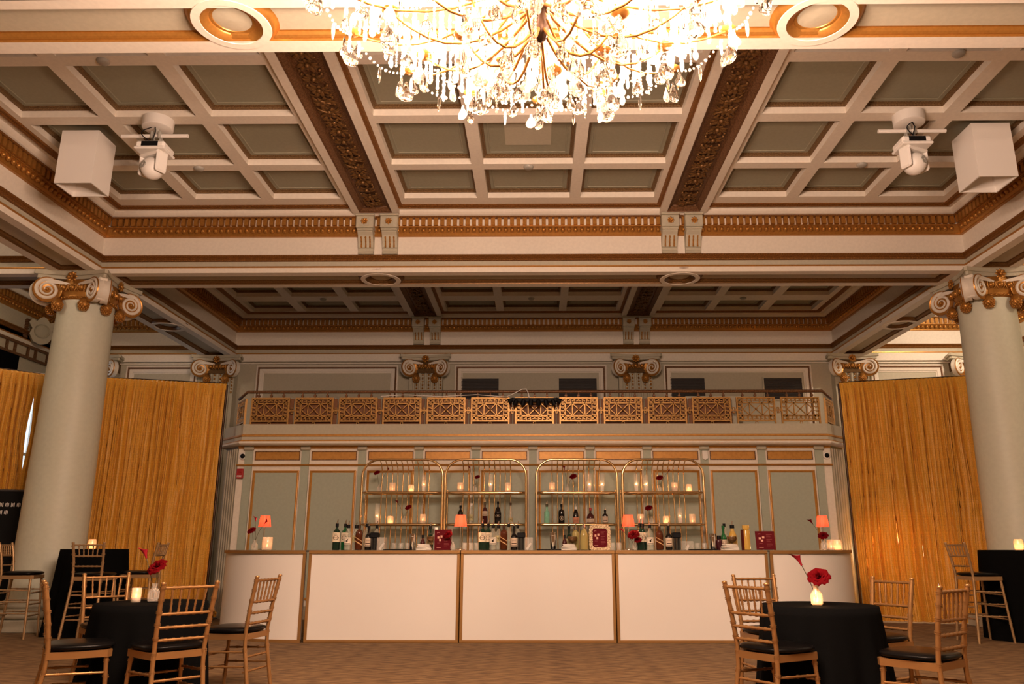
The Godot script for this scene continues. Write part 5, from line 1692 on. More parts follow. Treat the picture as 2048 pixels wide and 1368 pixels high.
func build_bar_top() -> void:
	var y := BT
	var zf := -10.16
	var wh := [0.048, 0.20, 0.06, 0.015, 0.315]
	var gin := [0.046, 0.19, 0.05, 0.016, 0.30]
	var sets := [
		[0, "left cluster on the bar", [-2.53, -2.455, -2.385, -2.315, -2.245, -2.18, -2.125, -2.045]],
		[1, "middle cluster on the bar", [-0.685, -0.62, -0.55, -0.49, -0.415, -0.36, -0.285, -0.235]],
		[2, "right cluster on the bar", [1.30, 1.355, 1.425, 1.545, 1.66]]]
	for s in sets:
		var w: String = " in the " + s[1]
		var x: Array = s[2]
		bottle("dark green whiskey bottle with arched cream label" + w, Vector3(x[0], y, zf), wh, M.bottle_green, [M.lab_arch, 0.10, 0.215], M.black)
		bottle("second green whiskey bottle, behind the first," + w, Vector3(x[1], y, zf - 0.13), wh, M.bottle_bright_green if s[0] == 0 else M.bottle_green, [M.lab_arch, 0.10, 0.215], M.black)
		bottle("clear gin bottle with white figured label" + w, Vector3(x[2], y, zf), gin, M.bottle_clear, [M.lab_figure, 0.07, 0.155], M.black)
		if s[0] < 2:
			bottle("clear square-shouldered bottle behind the gin" + w, Vector3(x[3], y, zf - 0.13), gin, M.bottle_clear, [M.lab_pale, 0.10, 0.18], M.black)
			bottle("amber whisky bottle with slanting label" + w, Vector3(x[4], y, zf), [0.046, 0.21, 0.04, 0.014, 0.295], M.bottle_amber, [M.lab_ribbon, 0.02, 0.19], M.bronze)
			bottle("clear bottle behind the amber whisky" + w, Vector3(x[5], y, zf - 0.14), [0.044, 0.2, 0.06, 0.014, 0.315], M.bottle_clear, [], M.black)
			bottle("dark vermouth bottle with white label" + w, Vector3(x[6], y, zf), [0.042, 0.15, 0.05, 0.014, 0.285], M.bottle_dark, [M.lab_block, 0.045, 0.15], M.black)
			bottle("clear bottle behind the black-topped caddy" + w, Vector3(x[7] - 0.01, y, zf - 0.15), [0.04, 0.2, 0.05, 0.014, 0.30], M.bottle_clear, [], M.black)
		else:
			bottle("amber whisky bottle with slanting label" + w, Vector3(x[3], y, zf), [0.046, 0.2, 0.04, 0.014, 0.28], M.bottle_amber, [M.lab_ribbon, 0.02, 0.18], M.bronze)
			bottle("dark vermouth bottle with white label" + w, Vector3(x[4], y, zf), [0.042, 0.15, 0.05, 0.014, 0.285], M.bottle_dark, [M.lab_block, 0.045, 0.15], M.black)
	caddy("black-topped clear caddy in the left cluster on the bar", Vector3(-2.045, y, zf))
	caddy("black-topped clear caddy in the middle cluster on the bar", Vector3(-0.195, y, zf - 0.01))
	caddy("black-topped clear caddy in the right cluster on the bar", Vector3(1.76, y, zf - 0.02))
	plastic_box("clear straw box left of the bar tray, left cluster", Vector3(-1.95, y, zf + 0.01), 0.1, 0.155)
	plastic_box("clear straw box right of the middle cluster of bottles", Vector3(-0.10, y, zf + 0.01), 0.1, 0.155)
	plastic_box("clear straw box right of the right cluster of bottles", Vector3(1.885, y, zf + 0.02), 0.1, 0.11, 0.4)
	var mats_ := [[-1.735, "black rubber bar mat under the glasses, left of the first shaker"], [0.18, "black rubber bar mat under the middle shaker"], [2.07, "black rubber bar mat left of the right shaker"]]
	for m in mats_:
		var b := MB.new()
		b.cbox(Vector3(0, 0.005, 0), Vector3(0.36, 0.01, 0.2), 0.003)
		for k in 8: b.box(Vector3(-0.15 + k * 0.043, 0.011, 0), Vector3(0.02, 0.004, 0.17))
		tag(obj("bar_mat", b, M.black, null, Vector3(m[0], y, zf)), m[1], "mat", "bar mats")
	var k := 0
	for x: float in [-1.80, -1.715, -1.63, -0.91, -0.825, -0.755, 0.95, 1.035, 2.02, 2.11]:
		var wh2: String = ["on the left bar mat, nearest the straw box", "in the middle of the left bar mat", "on the left bar mat, nearest the shaker", "left of the second lamp's bottles, first of three", "left of the dark green bottles, second of three", "next to the middle dark green bottle", "right of the scalloped menu frame", "just left of the third lamp stand", "on the right bar mat, nearest the straw box", "on the right bar mat, nearest the shaker"][k]
		tumbler("clear tumbler " + wh2, Vector3(x, y + (0.013 if k < 3 or k > 7 else 0.0), zf - 0.02), 0.036 if k < 3 or k > 7 else 0.034, 0.075 if k < 3 or k > 7 else 0.09)
		k += 1
	shaker("steel shaker tins left of the first napkin stack", Vector3(-1.565, y, zf + 0.01))
	shaker("steel shaker tins on the middle bar mat", Vector3(0.205, y + 0.013, zf + 0.01))
	shaker("steel shaker tins left of the purple bottle", Vector3(2.21, y, zf + 0.01))
	var sq := [0.032, 0.085, 0.05, 0.011, 0.175]
	bottle("small dark red bitters bottle beside the left napkins", Vector3(-1.455, y, zf - 0.12), sq, M.bottle_red, [], M.black, false)
	bottle("small dark red bitters bottle beside the middle napkins", Vector3(0.355, y, zf - 0.12), sq, M.bottle_red, [], M.black, false)
	bottle("squat dark purple bottle right of the right shaker", Vector3(2.29, y, zf), [0.038, 0.11, 0.03, 0.02, 0.165], M.bottle_purple, [], M.black, false)
	var wine := [0.038, 0.14, 0.06, 0.015, 0.29]
	bottle("green wine bottle with pale label behind the left napkins", Vector3(-1.37, y, zf - 0.2), wine, M.bottle_green, [M.lab_pale, 0.07, 0.14], M.black)
	bottle("green wine bottle with pale label behind the middle napkins", Vector3(0.415, y, zf - 0.2), wine, M.bottle_green, [M.lab_pale, 0.07, 0.14], M.black)
	bottle("bright green wine bottle with white label behind the right napkins", Vector3(2.38, y, zf - 0.13), wine, M.bottle_bright_green, [M.lab_block, 0.05, 0.13], M.bottle_bright_green, false)
	bottle("pale clear syrup bottle behind the left amber coupe", Vector3(-1.30, y, zf - 0.22), [0.042, 0.19, 0.03, 0.018, 0.27], M.bottle_clear, [], M.white_plastic, false)
	bottle("clear stoppered bottle behind the middle amber coupe", Vector3(0.50, y, zf - 0.21), [0.045, 0.21, 0.03, 0.018, 0.28], M.juice_pale, [], M.chrome)
	bottle("tall pale green juice bottle left of the scalloped menu", Vector3(0.595, y, zf), [0.05, 0.17, 0.09, 0.014, 0.30], M.juice_pale, [], M.chrome)
	bottle("pale juice bottle hidden behind the scalloped menu", Vector3(0.70, y, zf - 0.12), [0.045, 0.2, 0.06, 0.016, 0.3], M.juice_pale, [], M.black, false)
	bottle("clear carafe with yellow syrup and steel pourer, right end", Vector3(2.51, y, zf - 0.19), [0.06, 0.12, 0.12, 0.022, 0.30], M.juice_yellow, [], M.black)
	bottle("clear bottle with dark cap beside the bright green bottle", Vector3(2.43, y, zf - 0.28), [0.036, 0.2, 0.04, 0.014, 0.32], M.bottle_clear, [], M.black, false)
	bottle("square yellow juice carafe left of the leaning menu", Vector3(2.635, y, zf), [0.047, 0.24, 0.02, 0.034, 0.29], M.juice_yellow, [], M.juice_yellow, false, "juice_carafe")
	napkins("crumpled white napkin stack left of the maroon menu at the left", Vector3(-1.415, y, zf + 0.05), 0.1)
	napkins("crumpled white napkin stack in the middle of the bar", Vector3(0.405, y, zf + 0.05), -0.1)
	napkins("crumpled white napkin stack before the yellow carafe, right", Vector3(2.40, y, zf + 0.085), 0.2)
	coupe("amber coupe glass behind the left napkin stack", Vector3(-1.335, y, zf - 0.085))
	coupe("amber coupe glass behind the middle napkin stack", Vector3(0.455, y, zf - 0.085))
	coupe("amber coupe glass behind the right napkin stack", Vector3(2.465, y, zf - 0.06))
	# menus
	var m := menu("upright maroon menu in a clear holder, left of the second lamp", Vector3(-1.18, y, zf + 0.02), 0.215, 0.25, 0.0, 0.0)
	var b := MB.new()
	for s: float in [-1.0, 1.0]: b.box(Vector3(s * 0.112, 0.128, 0.0), Vector3(0.008, 0.256, 0.014))
	obj("holder", b, M.crystal, m)
	menu("maroon menu card leaning at the right end of the bar", Vector3(2.87, y, zf), 0.235, 0.235, 0.25, -0.12)
	m = menu("maroon menu in a cream scalloped frame, middle of the bar", Vector3(0.79, y + 0.025, zf + 0.06), 0.20, 0.245, 0.05, 0.0)
	b = MB.new()
	var w2 := 0.116
	var h2 := 0.14
	var outer := PackedVector2Array()
	var inner := PackedVector2Array()
	var N := 120
	for i in N:
		var a := TAU * i / N
		var kx := pow(pow(absf(cos(a)), 7) + pow(absf(sin(a)), 7), -1 / 7.0)
		var wob := 1.0 + 0.035 * sin(a * 30)
		outer.append(Vector2(cos(a) * kx * (w2 + 0.017), sin(a) * kx * (h2 + 0.017)) * wob)
		inner.append(Vector2(cos(a) * kx * (w2 - 0.024), sin(a) * kx * (h2 - 0.024)) * (1.0 + 0.03 * sin(a * 30)))
	for i in N:
		var j := (i + 1) % N
		var c := func(p: Vector2, zz: float) -> Vector3: return Vector3(p.x, p.y + 0.125, zz)
		b.quad(c.call(outer[i], 0.014), c.call(outer[j], 0.014), c.call(inner[j], 0.014), c.call(inner[i], 0.014), Vector3.BACK)
		b.quad(c.call(outer[i], 0.014), c.call(outer[j], 0.014), c.call(outer[j], -0.012), c.call(outer[i], -0.012), Vector3(outer[i].x, outer[i].y, 0))
		b.quad(c.call(inner[i], 0.014), c.call(inner[j], 0.014), c.call(inner[j], 0.0), c.call(inner[i], 0.0), -Vector3(inner[i].x, inner[i].y, 0))
		b.quad(c.call(outer[i], -0.012), c.call(outer[j], -0.012), c.call(inner[j], -0.012), c.call(inner[i], -0.012), Vector3.FORWARD)
	obj("scalloped_frame", b, M.frame_cream, m)
	b = MB.new()
	b.cbox(Vector3(0.016, 0.125, 0), Vector3(0.012, 0.25, 0.11), 0.003)
	tag(obj("maroon_booklet", b, M.maroon, null, Vector3(2.575, y, zf - 0.02)), "maroon booklet standing on edge beside the yellow juice carafe", "book")
	# lamps, flowers and candles along the bar
	bar_lamp("red shaded lamp at the left end of the bar", Vector3(-3.52, y, -10.36))
	bar_lamp("red shaded lamp left of the middle bottle cluster", Vector3(-0.94 - 0.02, y, zf + 0.03))
	bar_lamp("red shaded lamp between scalloped menu and right bottle cluster", Vector3(1.155, y, zf + 0.03))
	bar_lamp("red shaded lamp at the right end of the bar", Vector3(3.72, y, -10.48))
	frosted_votive("frosted glowing votive beside the left end lamp on the bar", Vector3(-3.42, y, -10.22), 0.055, 0.066, 0.16, "votives on the bar")
	bud_vase("clear bud vase at the left end of the bar", Vector3(-3.58, y, -10.22), 0.85)
	flower("red_rose", "ragged dark red rose left of the left end lamp", Vector3(-3.585, y + 0.03, -10.22), Vector3(-3.63, 1.33, -10.22), 1.1)
	flower("red_calla", "dark red bud curving right under the left end lamp", Vector3(-3.575, y + 0.03, -10.2), Vector3(-3.47, 1.40, -10.2), 0.8, 1.2)
	flower("pink_calla", "small dark calla above the rose at the left bar end", Vector3(-3.58, y + 0.03, -10.24), Vector3(-3.60, 1.43, -10.24), 0.8, 0.4)
	bud_vase("clear bud vase between the maroon menu and second lamp", Vector3(-1.055, y, zf + 0.02), 0.7)
	flower("red_rose", "red rose before the right corner of the left menu", Vector3(-1.055, y + 0.03, zf + 0.03), Vector3(-1.11, 1.275, zf + 0.06), 1.1, 0.5)
	bud_vase("clear bud vase between the third lamp and the green bottles", Vector3(1.23, y, zf + 0.03), 0.75)
	flower("red_rose", "big red rose under the third lamp shade", Vector3(1.23, y + 0.03, zf + 0.05), Vector3(1.21, 1.28, zf + 0.1), 1.45)
	flower("red_rose", "second dark red rose hanging beside the green bottles", Vector3(1.235, y + 0.03, zf + 0.06), Vector3(1.265, 1.21, zf + 0.1), 0.9)
	flower("pink_calla", "pink calla pointing left under the third lamp", Vector3(1.225, y + 0.03, zf + 0.05), Vector3(1.09, 1.30, zf + 0.08), 0.8, 0.5)
	bud_vase("clear bud vase at the right end of the bar", Vector3(3.655, y, -10.32), 0.95)
	flower("red_rose", "red rose below the right end lamp shade", Vector3(3.655, y + 0.03, -10.32), Vector3(3.65, 1.27, -10.3), 1.25)
	flower("red_calla", "looping dark red calla left of the right end rose", Vector3(3.65, y + 0.03, -10.32), Vector3(3.53, 1.40, -10.3), 1.0, 0.9)
	frosted_votive("frosted votive just right of the right end lamp stand", Vector3(3.775, y, -10.4), 0.04, 0.05, 0.13, "votives on the bar")
	glow_votive("glowing ribbed votive at the right end of the bar", Vector3(3.85, y, -10.38), 1.15)
	# on the tables
	glow_votive("glowing votive on the left tall cocktail table", Vector3(-5.95, 1.085, -10.75), 1.15)
	glow_votive("glowing votive on the right tall cocktail table", Vector3(6.08, 1.075, -10.25), 1.2)
	var th := 0.7075
	frosted_votive("straight lit votive on the left low table", Vector3(-3.07, th, -6.26), 0.045, 0.036, 0.105, "votives on the low tables")
	bud_vase("clear bud vase on the left low table", Vector3(-2.935, th, -6.26), 0.95)
	flower("red_rose", "open red rose on the left low table", Vector3(-2.935, th + 0.03, -6.26), Vector3(-2.925, 0.985, -6.26), 1.45)
	flower("pink_calla", "dark pink calla leaning left on the left low table", Vector3(-2.94, th + 0.03, -6.27), Vector3(-3.03, 1.03, -6.27), 1.15, 0.3)
	bud_vase("ribbed glass vase glowing white on the right low table", Vector3(2.03, th, -5.98), 0.95, true)
	flower("red_rose", "open red rose on the right low table", Vector3(2.03, th + 0.05, -5.98), Vector3(2.06, 0.925, -5.98), 1.55)
	flower("pink_calla", "pink calla on a long curved stem, right low table", Vector3(2.025, th + 0.05, -5.99), Vector3(1.945, 0.985, -5.99), 1.25, 0.4)

# ---------- lamps and fittings ----------
func aisle_light(at: Vector3, c: Color, e: float, where: String) -> void:
	var o := thing("aisle_ceiling_lamp", "small round ceiling lamp " + where, "lamp", at)
	var b := MB.new()
	b.lathe([Vector2(0.0, 0.06), Vector2(0.16, 0.06), Vector2(0.17, 0.11), Vector2(0.15, 0.12)], 24)
	obj("lamp_glass", b, M.bulb_glow, o)
	lamp(o, Vector3(0, -0.05, 0), c, e, 0.15)

func drop_mesh(k: float) -> ArrayMesh:
	var b := MB.new()
	var pr := [Vector2(0.004, 0.0), Vector2(0.011, -0.012), Vector2(0.009, -0.022), Vector2(0.019, -0.038), Vector2(0.032, -0.058), Vector2(0.036, -0.076), Vector2(0.028, -0.094), Vector2(0.0, -0.106)]
	var n := 14
	var at := func(i: int, j: int) -> Vector3:
		var a := TAU * j / n
		var r: float = pr[i].x * (1.0 + (0.09 if j % 2 else -0.06) * (1.0 if i > 2 and i < 7 else 0.0))
		return Vector3(cos(a) * r, pr[i].y, sin(a) * r * 0.5) * k
	for i in pr.size() - 1:
		for j in n:
			var m: Vector3 = ((at.call(i, j) + at.call(i + 1, j + 1)) as Vector3)
			b.quad(at.call(i, j), at.call(i, j + 1), at.call(i + 1, j + 1), at.call(i + 1, j), Vector3(m.x, 0.2 if i < 2 else -0.02, m.z * 3))
	return b.mesh()

func spear_mesh() -> ArrayMesh:
	var b := MB.new()
	var pr := [Vector2(0.003, 0), Vector2(0.009, -0.02), Vector2(0.011, -0.06), Vector2(0.006, -0.1), Vector2(0.0, -0.112)]
	for i in 4:
		for j in 6:
			var f := func(q: int, w: int) -> Vector3: return Vector3(cos(TAU * w / 6) * pr[q].x, pr[q].y, sin(TAU * w / 6) * pr[q].x)
			var m: Vector3 = (f.call(i, j) + f.call(i, j + 1)) as Vector3
			b.quad(f.call(i, j), f.call(i, j + 1), f.call(i + 1, j + 1), f.call(i + 1, j), Vector3(m.x, 0, m.z))
	return b.mesh()

func build_chandelier() -> void:
	var C := Vector3(0.02, 0.1736, -3.0)
	var o := thing("chandelier", "large crystal chandelier hanging at the top of the picture, glowing white", "chandelier", C)
	o.scale = Vector3.ONE * 0.845
	var b := MB.new()
	b.tube([Vector3(0, 3.68, 0), Vector3(0, 7.03, 0)], 0.022, 10)
	b.lathe([Vector2(0, 3.66), Vector2(0.03, 3.68), Vector2(0.05, 3.74), Vector2(0.03, 3.8), Vector2(0.03, 3.9), Vector2(0.08, 4.05), Vector2(0.05, 4.2), Vector2(0.03, 4.3)], 16)
	obj("stem", b, M.bronze, o)
	var big := drop_mesh(1.0)
	var large := drop_mesh(1.35)
	var spear := spear_mesh()
	var g := RandomNumberGenerator.new()
	g.seed = 11
	var strand := func(p: Vector3, q: Vector3, sag: float, n: int, r: float) -> void:
		var m := MB.new()
		for i in n:
			var t := (i + 0.5) / n
			var c := p.lerp(q, t) - Vector3(0, sag * 4 * t * (1 - t), 0)
			m.ball(c, Vector3.ONE * r * (1.25 if i % 4 == 0 else 0.9), 6, 4)
		obj("bead_strand", m, M.crystal_glow, o)
	var cut := 0
	var hang := func(p: Vector3, what: Mesh) -> void:
		inst("crystal_drop", what, M.crystal_cut if (what == large or g.randf() < 0.6) else M.crystal_glow, o, p, Basis(Vector3.UP, g.randf() * TAU))
	var tiers := [[0.42, 3.62, 8, 0.25], [0.80, 3.74, 12, 0.1], [1.20, 3.92, 16, 0.0], [0.85, 4.65, 12, 0.15]]
	for ti in 4:
		var R: float = tiers[ti][0]
		var h: float = tiers[ti][1]
		var n: int = tiers[ti][2]
		for k in n:
			var a: float = TAU * (k + tiers[ti][3]) / n
			var d := Vector3(cos(a), 0, sin(a))
			var nx := Vector3(cos(a + TAU / n), 0, sin(a + TAU / n))
			var arm := MB.new()
			var path := []
			for i in 9:
				var t := i / 8.0
				path.append(d * (R * t) + Vector3(0, h + 0.16 - 0.26 * sin(t * PI * 0.85) + 0.10 * t * t, 0))
			arm.tube(path, [0.009, 0.009, 0.008, 0.008, 0.007, 0.007, 0.007, 0.006, 0.006], 6)
			var tip: Vector3 = path[8]
			arm.lathe([Vector2(0, -0.02), Vector2(0.02, -0.015), Vector2(0.045, 0.0), Vector2(0.05, 0.012), Vector2(0.015, 0.014), Vector2(0.013, 0.05), Vector2(0, 0.05)], 10, Transform3D(Basis(), tip))
			obj("arm", arm, M.gilt, o)
			if true:
				var bu := MB.new()
				bu.lathe([Vector2(0, 0.05), Vector2(0.014, 0.055), Vector2(0.021, 0.085), Vector2(0.014, 0.12), Vector2(0, 0.145)], 10, Transform3D(Basis(), tip))
				obj("bulb", bu, M.bulb_glow, o)
				if ti > 0 and k % 2 == 0: lamp(o, tip + Vector3(0, 0.09, 0), WARM, CH_E * (0.5 if ti == 1 else 1.0), 0.04)
			# crystals under the tip, along the arm and on strands to the next arm
			if ti < 3:
				for j in 4:
					var aj := a + TAU * j / 4
					hang.call(tip + Vector3(cos(aj) * 0.055, -0.01 - 0.03 * j, sin(aj) * 0.055), big if j % 2 else spear)
				hang.call(tip + Vector3(0, -0.07 - 0.02 * g.randf(), 0), large)
				var mid: Vector3 = path[4]
				hang.call(mid + Vector3(0, -0.02, 0), big)
				strand.call(tip + Vector3(0, 0.005, 0), nx * R + Vector3(0, tip.y, 0), 0.10, 14 if ti else 10, 0.0085)
				hang.call((tip + nx * R + Vector3(0, tip.y, 0)) * 0.5 + Vector3(0, -0.10, 0), big if ti < 2 else spear)
				strand.call(d * (R * 0.3) + Vector3(0, h + 0.55, 0), tip + Vector3(0, 0.01, 0), 0.12, 26, 0.0085)
				strand.call(path[6] + Vector3(0.02, 0, 0.02), path[6] + Vector3(0.02, -0.16, 0.02), 0.0, 9, 0.007)
	# loose drops and short strings through the whole body
	var fill := MB.new()
	for k in 800:
		var a := g.randf() * TAU
		var r := 1.22 * sqrt(g.randf())
		var y := 3.64 + 0.22 * r * r + 0.34 * pow(g.randf(), 0.8)
		var p := Vector3(cos(a) * r, y, sin(a) * r)
		for i in 9: fill.ball(p + Vector3(0, 0.016 * i + 0.01, 0), Vector3.ONE * (0.009 if i % 3 else 0.012), 6, 4)
		if k % 2: fill.ball(p - Vector3(0, 0.03, 0), Vector3(0.02, 0.034, 0.012), 7, 5, Basis(Vector3.UP, g.randf() * TAU))
	stuff(obj("crystal_fringe", fill, M.crystal_glow, o))
	for k in 20:
		var a := g.randf() * TAU
		var r := 1.1 * sqrt(g.randf())
		var y := 3.62 + 0.2 * r * r + g.randf() * 0.06
		var p := Vector3(cos(a) * r, y, sin(a) * r)
		strand.call(p + Vector3(0, 0.22, 0), p, 0.0, 12, 0.008)
		hang.call(p, big if k % 3 else spear)
	# the heart of the lamp: dense strings round the stem
	for k in 22:
		var a := TAU * k / 22
		var r := 0.12 + 0.12 * (k % 3)
		strand.call(Vector3(cos(a) * r, 4.3, sin(a) * r), Vector3(cos(a) * (r + 0.05), 3.58 + 0.12 * (k % 3), sin(a) * (r + 0.05)), 0.0, 34, 0.0085)
		hang.call(Vector3(cos(a) * (r + 0.05), 3.57 + 0.12 * (k % 3), sin(a) * (r + 0.05)), big)

func moving_head(label: String, at: Vector3, s: float) -> void:
	var o := thing("moving_head_light", label, "stage light", at, 0.0, "white moving head lights")
	var b := MB.new()
	b.lathe([Vector2(0, -0.13), Vector2(0.16, -0.13), Vector2(0.175, -0.12), Vector2(0.18, 0.0), Vector2(0, 0.0)], 28)
	obj("ceiling_canopy", b, M.white_plastic, o)
	b = MB.new()
	b.tube([Vector3(-0.40 - 0.02 * s, -0.215, 0.0), Vector3(0.40 - 0.02 * s, -0.215, 0.0)], 0.024, 12)
	obj("cross_bar", b, M.white_plastic, o)
	b = MB.new()
	b.tube([Vector3(0, -0.13, 0), Vector3(0, -0.24, 0)], 0.02, 8)
	for q: float in [-0.045, 0.045]:
		b.cbox(Vector3(q, -0.21, 0), Vector3(0.03, 0.09, 0.08), 0.005)
		b.tube([Vector3(q, -0.25, 0), Vector3(q, -0.34, 0)], 0.009, 6)
	obj("clamp", b, M.grey_plastic, o)
	b = MB.new()
	var loop_ := []
	for i in 14:
		var t := i / 13.0
		loop_.append(Vector3(-0.03 * s - 0.11 * sin(t * PI), -0.12 - 0.2 * t, 0.05 + 0.04 * sin(t * PI)))
	b.tube(loop_, 0.006, 6)
	b.tube([Vector3(0.0, -0.12, 0.06), Vector3(0.02, -0.2, 0.08), Vector3(-0.01, -0.31, 0.06)], 0.007, 6)
	obj("cable", b, M.black, o)
	b = MB.new()
	b.cbox(Vector3(0, -0.385, 0), Vector3(0.35, 0.09, 0.28), 0.025)
	b.cbox(Vector3(0, -0.435, 0), Vector3(0.365, 0.035, 0.30), 0.012)
	obj("base", b, M.white_plastic, o)
	b = MB.new()
	b.cbox(Vector3(0, -0.385, 0.138), Vector3(0.2, 0.06, 0.01), 0.004)
	obj("control_window", b, M.black, o)
	var R := Basis(Vector3.UP, -0.45 * s)
	b = MB.new()
	for q: float in [-1.0, 1.0]:
		b.cbox(R * Vector3(q * 0.145, -0.59, 0), Vector3(0.05, 0.26, 0.15), 0.02, R)
	b.cbox(R * Vector3(0, -0.475, 0), Vector3(0.33, 0.05, 0.17), 0.02, R)
	obj("yoke", b, M.white_plastic, o)
	b = MB.new()
	b.ball(Vector3(0, -0.645, 0), Vector3(0.118, 0.135, 0.135), 24, 14, R)
	obj("head", b, M.white_plastic, o)
	b = MB.new()
	var F := R * Basis(Vector3.RIGHT, -0.1)
	var c := Vector3(0, -0.645, 0) + F * Vector3(0, -0.01, 0.128)
	for k in 6:
		var w := PackedVector2Array()
		for e in [[0.012, 0.2], [0.046, 0.1], [0.046, 0.95], [0.012, 0.85]]: w.append(Vector2(e[0], 0).rotated(TAU * k / 6 + e[1]))
		b.prism(w, -0.02, 0.008, Transform3D(F, c))
	obj("fan_vent", b, M.grey_plastic, o)

func ceiling_box(label: String, x0: float, x1: float, z0: float, z1: float) -> void:
	var o := thing("ceiling_light_box", label, "light box", Vector3((x0 + x1) / 2, HC, (z0 + z1) / 2), 0.0, "white square ceiling boxes")
	var w := x1 - x0
	var d := z0 - z1
	var b := MB.new()
	for s: float in [-1.0, 1.0]:
		for q in [[1.0, 0.0], [-1.0, 0.016]]:
			var hx: float = w / 2 - q[1]
			var hz: float = d / 2 - q[1]
			b.quad(Vector3(s * hx, -0.71, -hz), Vector3(s * hx, -0.71, hz), Vector3(s * hx, 0, hz), Vector3(s * hx, 0, -hz), Vector3(s * q[0], 0, 0))
			b.quad(Vector3(-hx, -0.71, s * hz), Vector3(hx, -0.71, s * hz), Vector3(hx, 0, s * hz), Vector3(-hx, 0, s * hz), Vector3(0, 0, s * q[0]))
	b.ring(-w / 2, w / 2, d / 2, -d / 2, [Vector2(0, -0.71), Vector2(0.016, -0.71)])
	obj("housing", b, M.white_plastic, o)
	b = MB.new()
	b.ring(-w / 2 + 0.016, w / 2 - 0.016, d / 2 - 0.016, -d / 2 + 0.016, [Vector2(0, -0.66), Vector2(0.10, -0.50), Vector2(w / 2 - 0.02, -0.48)])
	obj("baffle", b, M.white_plastic, o)

func text(o: Node3D, s: String, at: Vector3, h: float, m: Material, called := "lettering") -> void:
	var t := TextMesh.new()
	t.text = s; t.depth = 0.004
	var f := SystemFont.new()
	f.font_names = PackedStringArray(["Droid Sans"]); f.font_weight = 700
	t.font = f; t.font_size = 48; t.pixel_size = h / 48.0
	inst(called, t, m, o, at)

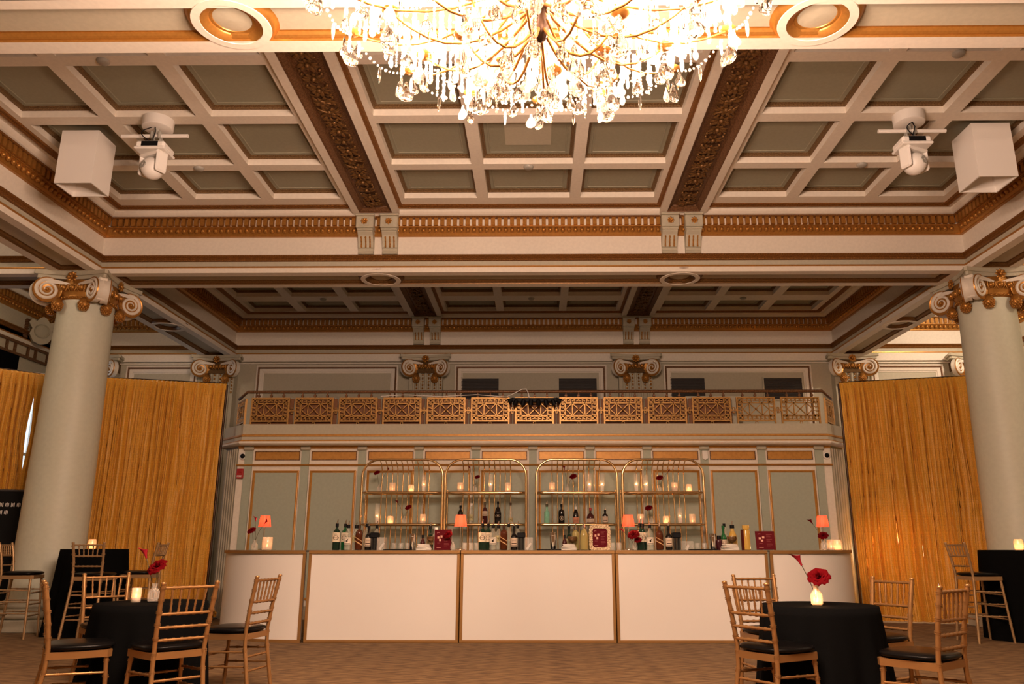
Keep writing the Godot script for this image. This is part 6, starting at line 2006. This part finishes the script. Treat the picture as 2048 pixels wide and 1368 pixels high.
func build_fittings() -> void:
	moving_head("white moving head light under the left ceiling coffers", Vector3(-4.57, HC, -8.45), 1.0)
	moving_head("white moving head light under the right ceiling coffers", Vector3(4.46, HC, -8.42), -1.0)
	ceiling_box("white open-bottomed square box on the ceiling, left", -5.88, -5.42, -8.68, -9.08)
	ceiling_box("white open-bottomed square box on the ceiling, right", 5.31, 5.78, -8.61, -9.07)
	var b := MB.new()
	b.lathe([Vector2(0, -0.035), Vector2(0.05, -0.033), Vector2(0.062, -0.02), Vector2(0.068, -0.006), Vector2(0.068, 0), Vector2(0, 0)], 20)
	var dm := b.mesh()
	var det := [[-4.6, -7.25, "left bay, on the nearest rib"], [-4.6, -9.69, "left bay, beyond the moving head"], [-0.10, -9.69, "middle bay, on the far rib"], [-0.10, -7.25, "middle bay, behind the chandelier drops"], [4.43, -7.2, "right bay, on the nearest rib"], [4.41, -9.67, "right bay, beyond the moving head"], [-4.45, -15.53, "dim back bay, left"], [-0.1, -15.53, "dim back bay, middle"], [4.3, -15.53, "dim back bay, right"]]
	for d in det:
		var o := inst("smoke_detector", dm, M.grey_plastic, null, Vector3(d[0], HC, d[1]))
		tag(o, "round grey ceiling detector, %s" % d[2], "detector", "ceiling detectors")
	b = MB.new()
	b.cbox(Vector3(-0.1, HC + 0.122, -9.0), Vector3(0.6, 0.012, 0.62), 0.003)
	obj("access_panel", b, M.stone, ceil_root)
	for d in [[-4.89, "left"], [4.80, "right"]]:
		var o := thing("security_camera", "round dome security camera at the %s end of the panelled wall" % d[1], "camera", Vector3(d[0], 2.575, -13.05), 0.0, "dome cameras")
		b = MB.new()
		var X := Transform3D(Basis(Vector3.RIGHT, PI / 2), Vector3.ZERO)
		b.lathe([Vector2(0, 0.03), Vector2(0.04, 0.03), Vector2(0.055, 0.028), Vector2(0.064, 0.015), Vector2(0.066, 0)], 24, X)
		obj("mount", b, M.white_plastic, o)
		b = MB.new()
		b.ball(Vector3(0, 0, 0.028), Vector3(0.04, 0.04, 0.03), 18, 10)
		obj("dome", b, M.black, o)
	var al := thing("fire_alarm", "red fire alarm on the white wall by the left drape", "alarm", Vector3(-4.90, 2.285, -13.05), -0.12)
	b = MB.new()
	b.cbox(Vector3(0, 0, 0.03), Vector3(0.115, 0.16, 0.05), 0.008)
	obj("housing", b, M.red, al)
	text(al, "FIRE", Vector3(0, -0.045, 0.055), 0.04, M.white_plastic)
	b = MB.new()
	b.cbox(Vector3(0.01, 0.035, 0.058), Vector3(0.06, 0.035, 0.012), 0.006)
	obj("strobe", b, M.red, al)
	b = MB.new()
	var q := PackedVector2Array([Vector2(-0.045, 0.075), Vector2(0.045, 0.075), Vector2(0.045, -0.05), Vector2(0.0, -0.08), Vector2(-0.045, -0.05)])
	b.prism(q, 0.0, 0.045)
	tag(obj("motion_sensor", b, M.white_plastic, null, Vector3(2.78, 2.575, -13.02)), "white shield-shaped sensor on a wall strip right of the shelves", "sensor")
	var tr := thing("track_light", "black bar of small spotlights clamped to the middle of the balcony rail", "spotlight", Vector3(-0.03, 3.45, -12.8))
	b = MB.new()
	b.cbox(Vector3(0, 0.02, 0), Vector3(0.74, 0.07, 0.06), 0.01)
	obj("bar", b, M.black, tr)
	for k in 6:
		b = MB.new()
		var x := (k - 2.5) * 0.125
		b.lathe([Vector2(0, 0.05), Vector2(0.03, 0.045), Vector2(0.036, 0.02), Vector2(0.042, -0.05), Vector2(0.034, -0.05), Vector2(0.028, -0.02), Vector2(0, -0.015)], 12, Transform3D(Basis(Vector3(1, 0, 0), 0.5 - 0.2 * (k % 3)) * Basis(Vector3(0, 0, 1), 0.35 * (k - 2.5) / 2.5), Vector3(x, -0.02, 0.035)))
		obj("spotlight_head", b, M.black, tr)
	for s: float in [-1.0, 1.0]:
		b = MB.new()
		b.lathe([Vector2(0, 0.04), Vector2(0.03, 0.04), Vector2(0.05, -0.06), Vector2(0.04, -0.06), Vector2(0, -0.02)], 12, Transform3D(Basis(Vector3(0, 0, 1), s * 1.1), Vector3(s * 0.38, 0.02, 0)))
		obj("spotlight_head", b, M.black, tr)
	b = MB.new()
	b.tube([Vector3(-0.5, 3.53, -12.84), Vector3(-0.35, 3.60, -12.82), Vector3(-0.24, 3.66, -12.83), Vector3(-0.17, 3.67, -12.85), Vector3(-0.13, 3.58, -12.82), Vector3(-0.12, 3.5, -12.8)], 0.008, 6)
	b.tube([Vector3(-2.6, 3.55, -12.86), Vector3(-2.2, 3.57, -12.84), Vector3(-1.6, 3.54, -12.84), Vector3(-1.0, 3.57, -12.83), Vector3(-0.5, 3.53, -12.84)], 0.007, 6)
	tag(obj("power_cable", b, M.white_plastic), "pale power cable running along the balcony rail to the track light", "cable")
